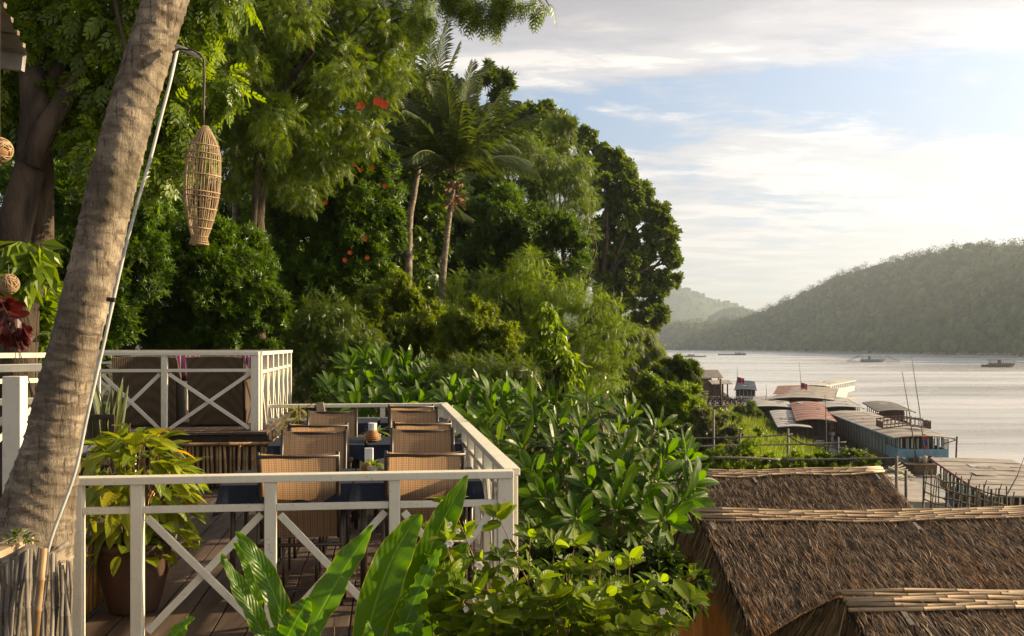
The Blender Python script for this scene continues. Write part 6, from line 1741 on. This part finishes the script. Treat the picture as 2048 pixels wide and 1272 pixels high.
boat('river_boat', 'boat with a long flat tan roof and red edge moored nearest the fence', 'boat', (25.7, 48.2), (29.9, 65.0), 4.2, M_BLUE, M_BROWN, M_ROOFT, .5, 2.55, .8, (.04, .96), .05, 14, trim=M_REDT, over=.35, curtains=True)
boat('river_boat', 'small dark wooden boat with a hunched grey roof on the river side', 'boat', (41.8, 108), (46.6, 127), 3.1, M_BROWN, M_BROWN, M_ROOFG, .7, 2.7, .8, (.05, .9), .35, 7, over=.35)
boat('river_boat', 'cream white passenger boat with a row of dark windows farthest up the line', 'boat', B(1588, 815), B(1688, 790), 4.8, M_CREAM, M_CREAM, M_CREAM, 1.0, 3.0, 1.0, (.30, .97), .12, 16, over=.12, postm=M_CREAM)
boat('river_boat', 'boat under a broad tan roof beside the cream passenger boat', 'boat', B(1602, 846), B(1625, 812), 7.2, M_BROWN, M_BROWN, M_ROOFT, .7, 2.9, .8, (.05, .95), .5, 6, over=.4)
boat('river_boat', 'boat with a pinkish red ribbed roof', 'boat', B(1633, 907), B(1611, 852), 2.9, M_BROWN, M_BROWN, M_ROOFP, .7, 2.9, .8, (.03, .93), .35, 9, over=.35, trim=M_REDT)
boat('river_boat', 'low boat with a whitish roof closest to the tall grass', 'boat', B(1591, 913), B(1566, 866), 2.5, M_BLUE, M_BROWN, M_ROOFW, .6, 2.5, .6, (.05, .95), .22, 7, over=.25)
boat('river_boat', 'boat with a pale flat roof behind the tall grass tips', 'boat', B(1543, 862), B(1541, 832), 4.0, M_BROWN, M_BROWN, M_ROOFW, .7, 2.7, .7, (.05, .95), .2, 6, over=.3)
boat('river_boat', 'white boat with a dark canvas top at the far landing', 'boat', B(1491, 832), B(1491, 798), 3.0, M_ROOFW, M_ROOFW, M_NAVY, 1.6, 3.4, 1.0, (.1, .9), .25, 6, over=.1, postm=M_ROOFW)
boat('river_boat', 'pink roofed boat half hidden behind the broad tan roof', 'boat', B(1590, 830), B(1592, 806), 5.4, M_BROWN, M_BROWN, M_ROOFP, .7, 2.9, .8, (.05, .95), .25, 6, over=.3)
# canopy on the cream boat
# boats under way
def far_boat(lab, u, v, wpx, W, hm, wm, rm, cab, hz=.9, rzf=2.6, lean=0.02, **k):
    x, y = B(u - wpx / 2, v); x2 = (u + wpx / 2 - 1024) / F * y
    return boat('river_boat', lab, 'boat', (x, y + .5), (x2, y - .5 + lean), W, hm, wm, rm, .8, rzf, hz, cab, .15, 12, over=.1, group='boats out on the river', **k)
far_boat('reddish brown boat on the river at the far right', 1997, 734, 58, 4.5, M_BROWN, M_BROWN, M_BROWN, (.22, .98), rzf=3.2)
fb = far_boat('blue grey car ferry with ramps at both ends on the open river', 1746, 724, 42, 6, M_BGREY, M_BGREY, M_ROOFW, (.0, 1.0), rzf=3.6, postm=M_BGREY)
x_, y_ = B(1746, 724); rampL = (1746 - 1710) / F * y_
for sg, L0_ in ((-1, 0), (1, 1)):
    yy = -2 if sg < 0 else 42 / F * y_ + 2
    MB().box((0, yy + sg * 3.2, .5), (5, 7.5, .25)).build('ramp', M_BGREY, fb)
    for sx in (-2.4, 2.4): MB().tube([(sx, yy - sg * 1, 4.0), (sx, yy + sg * 6.0, .8)], .12, 5).build('ramp_stay', M_BROWN, fb)
far_boat('low grey longboat nearest the wooded left bank', 1391, 714, 42, 3.5, M_BGREY, M_BGREY, M_ROOFG, (.15, .45), rzf=2.4)
far_boat('long dark cargo boat beyond the grey longboat', 1465, 710, 54, 5, M_BROWN, M_BROWN, M_BROWN, (.6, .95), rzf=3.2)
x_, y_ = B(1328, 711)
# flags and poles
def flagpole(lab, base, top, fl, r=.04, bz=None):
    g = Vector(base); t = thing('flag_pole', lab, 'pole', tuple(g))
    MB().tube([g, g.lerp(Vector(top), .5) + Vector((.05, 0, 0)), top], [r, r * .7, r * .35], 6).build('pole', M_GREYSTICK, t, smooth=True, world=True)
    if fl is not None:
        p = g.lerp(Vector(top), fl[0]); w, h = fl[1], fl[2]
        vs = [(p.x + w * i / 5, p.y + .06 * math.sin(i * 1.7) * w, p.z - h * j / 3 - .25 * w * (i / 5) ** 1.2) for j in range(4) for i in range(6)]
        for nm, rows_, m_ in (('flag_band', (0,), M_FLAG), ('flag_band', (1,), M_FLAGB), ('flag_band', (2,), M_FLAG)):
            mb = MB(); mb.add(vs, [(j * 6 + i, j * 6 + i + 1, j * 6 + i + 7, j * 6 + i + 6) for j in rows_ for i in range(5)]); mb.build(nm, m_, t, world=True)
    return t
flagpole('tall thin leaning pole with a red and blue flag at the blue boat', P(1852, 925, 77.5), P(1823, 712, 77.5), (.27, .42, 1.3), .06)
flagpole('tall thin bare pole left of the flagged one at the blue boat', P(1833, 922, 77.2), P(1804, 742, 77.2), None, .06)
flagpole('thin pole with a small red flag above the cream boat', P(1604, 800, 150), P(1598, 722, 150), (.45, 1.0, .9), .06)
flagpole('thin pole with a small red flag at the far landing', P(1474, 770, 150), P(1474, 733, 150), (.45, 1.1, .9), .06)
flagpole('thin bent pole crossing the river in front of the tan flat roof', P(2008, 1000, 24), P(2052, 905, 24), None, .018)
flagpole('thin upright pole standing before the pink roofed boat', P(1652, 905, 70), P(1650, 790, 70), None, .05)
flagpole('thin mast above the pale flat roofed boat', P(1532, 800, 130), P(1532, 768, 130), None, .05)
# landing stage with shacks
x_, y_ = 52, 225
def shack(lab, u, v, D, w, d, hgt, roofm, rz=.2, wallm=None, pitch=.5):
    p = P(u, v, D); r = thing('shack', lab, 'shack', (p.x, p.y, p.z), rz)
    for sx in (-1, 1):
        for sy in (-1, 1):
            x, y = p.x + sx * w / 2, p.y + sy * d / 2
            MB().box((sx * w / 2, sy * d / 2, (hgt - 2.5) / 2), (.16, .16, hgt + 2.5)).build('post', M_BROWN, r)
    MB().box((0, d * .3, hgt * .45), (w, .08, hgt * .9)).build('wall', wallm or M_BROWN, r)
    MB().box((0, 0, .0), (w + .4, d + .4, .15)).build('floor', M_HULL, r)
    mb = MB(); o = .6
    vs = [(-w / 2 - o, -d / 2 - o, hgt), (w / 2 + o, -d / 2 - o, hgt), (w / 2 + o, 0, hgt + pitch), (-w / 2 - o, 0, hgt + pitch), (-w / 2 - o, d / 2 + o, hgt), (w / 2 + o, d / 2 + o, hgt)]
    vs += [(a, b, c - .08) for a, b, c in vs]
    mb.add(vs, [(0, 1, 2, 3), (3, 2, 5, 4), (6, 9, 8, 7), (9, 10, 11, 8), (0, 6, 7, 1), (4, 5, 11, 10), (0, 3, 9, 6), (3, 4, 10, 9), (1, 7, 8, 2), (2, 8, 11, 5)])
    mb.build('roof', roofm, r)
    for i in range(1, 6): MB().box((-w / 2 - o + (w + 2 * o) * i / 6, 0, hgt + pitch * .5 + .06), (.05, .06, .02)).build('roof_seam', roofm, r) if False else None
    return r
shack('shack with a grey sheet roof over the far landing', 1404, 783, 165, 4.2, 4, 2.4, M_ROOFG, .15, pitch=1.2)
shack('small open shack with a tan awning beside the parked motorbikes', 1437, 793, 150, 2.0, 2.4, 2.0, M_ROOFT, .1, pitch=.5)
shack('low shack roof glimpsed between the weeping tree and the round bush', 1285, 775, 72, 2.6, 3, 1.2, M_ROOFG, 0, pitch=.3)
gp = P(1446, 806, 128)
land = thing('landing_stage', None, None, tuple(gp)); land['kind'] = 'structure'
MB().box((0, 0, -.1), (6.0, 12, .2)).build('platform', M_HULL, land)
for sx in (-2.7, 0, 2.7):
    for sy in (-5.5, 5.5): MB().box((sx, sy, -3), (.2, .2, 6)).build('pile', M_BROWN, land)
pole_line('utility_pole', 'tall bare wooden pole standing at the far landing', 'pole', [], [(P(1442, 815, 112), P(1441, 757, 112))], .10, M_BROWN)
def motorbike(p, rz, lab):
    t = thing('motorbike', lab, 'motorbike', tuple(p), rz, 'motorbikes parked on the landing')
    for y in (-.6, .6):
        MB().tube([(0, y + .24 * math.cos(a * .5236), .27 + .24 * math.sin(a * .5236)) for a in range(13)], .07, 6, False).build('wheel', M_NAVY, t, smooth=True)
    MB().tube([(0, -.6, .3), (0, -.1, .45), (0, .35, .65), (0, .6, .3)], .07, 6).build('frame', M_NAVY, t)
    MB().box((0, -.2, .78), (.22, .75, .12)).build('seat', M_BROWN, t, bevel=.03)
    MB().box((0, .25, .70), (.25, .35, .25)).build('body', M_NAVY, t, bevel=.05)
    MB().tube([(-.32, .40, 1.02), (0, .48, .98), (.32, .40, 1.02)], .025, 6).build('handlebar', M_FRAME, t)
    MB().tube([(0, .6, .3), (0, .48, .98)], .04, 6).build('fork', M_FRAME, t)
for i, x in enumerate((-2.5, -1.6, -.8, .2, 1.0, 1.9)):
    motorbike((gp.x + x, gp.y - 4.5 + (i % 3) * .5, gp.z), .3 + .4 * (i % 3), 'dark motorbike parked on the far landing, ' + ('leftmost of the row', 'second of the row from the left', 'third of the row from the left', 'third of the row from the right', 'second of the row from the right', 'rightmost of the row')[i])
# moored bits under the blue boat: plank gangway and pale jetty by the fence
jt = thing('jetty', 'pale concrete jetty edge sloping to the water behind the roofs', 'jetty', tuple(P(1850, 985, 45)))
MB().beam(P(1795, 968, 47), P(1850, 1012, 37), 1.6, .3).build('slab', M_ROOFT, jt, world=True)
gw = thing('gangway', 'weathered gangway of loose poles from the bank to the blue boat', 'gangway', tuple(P(1770, 940, 60)))
for i in range(7): MB().tube([P(1745 + i * 5, 958 - i * 4, 58), P(1800 + i * 5, 925 + i * 5, 74)], .07, 5).build('pole', M_GREYSTICK, gw, world=True)
rf_ = thing('raft', 'pale plank raft floating between the stick fence and the flat roofed boat', 'raft', (27.5, 69, WATER_Z), -.25)
for i in range(7): MB().box((-3.6 + i * .62, 0, .18), (.56, 15, .12)).build('plank', M_CURT, rf_, bevel=.01)
for s_ in (-6, 0, 6): MB().tube([(-4.0, s_, .02), (.4, s_, .02)], .15, 8).build('float', M_BLUE, rf_)
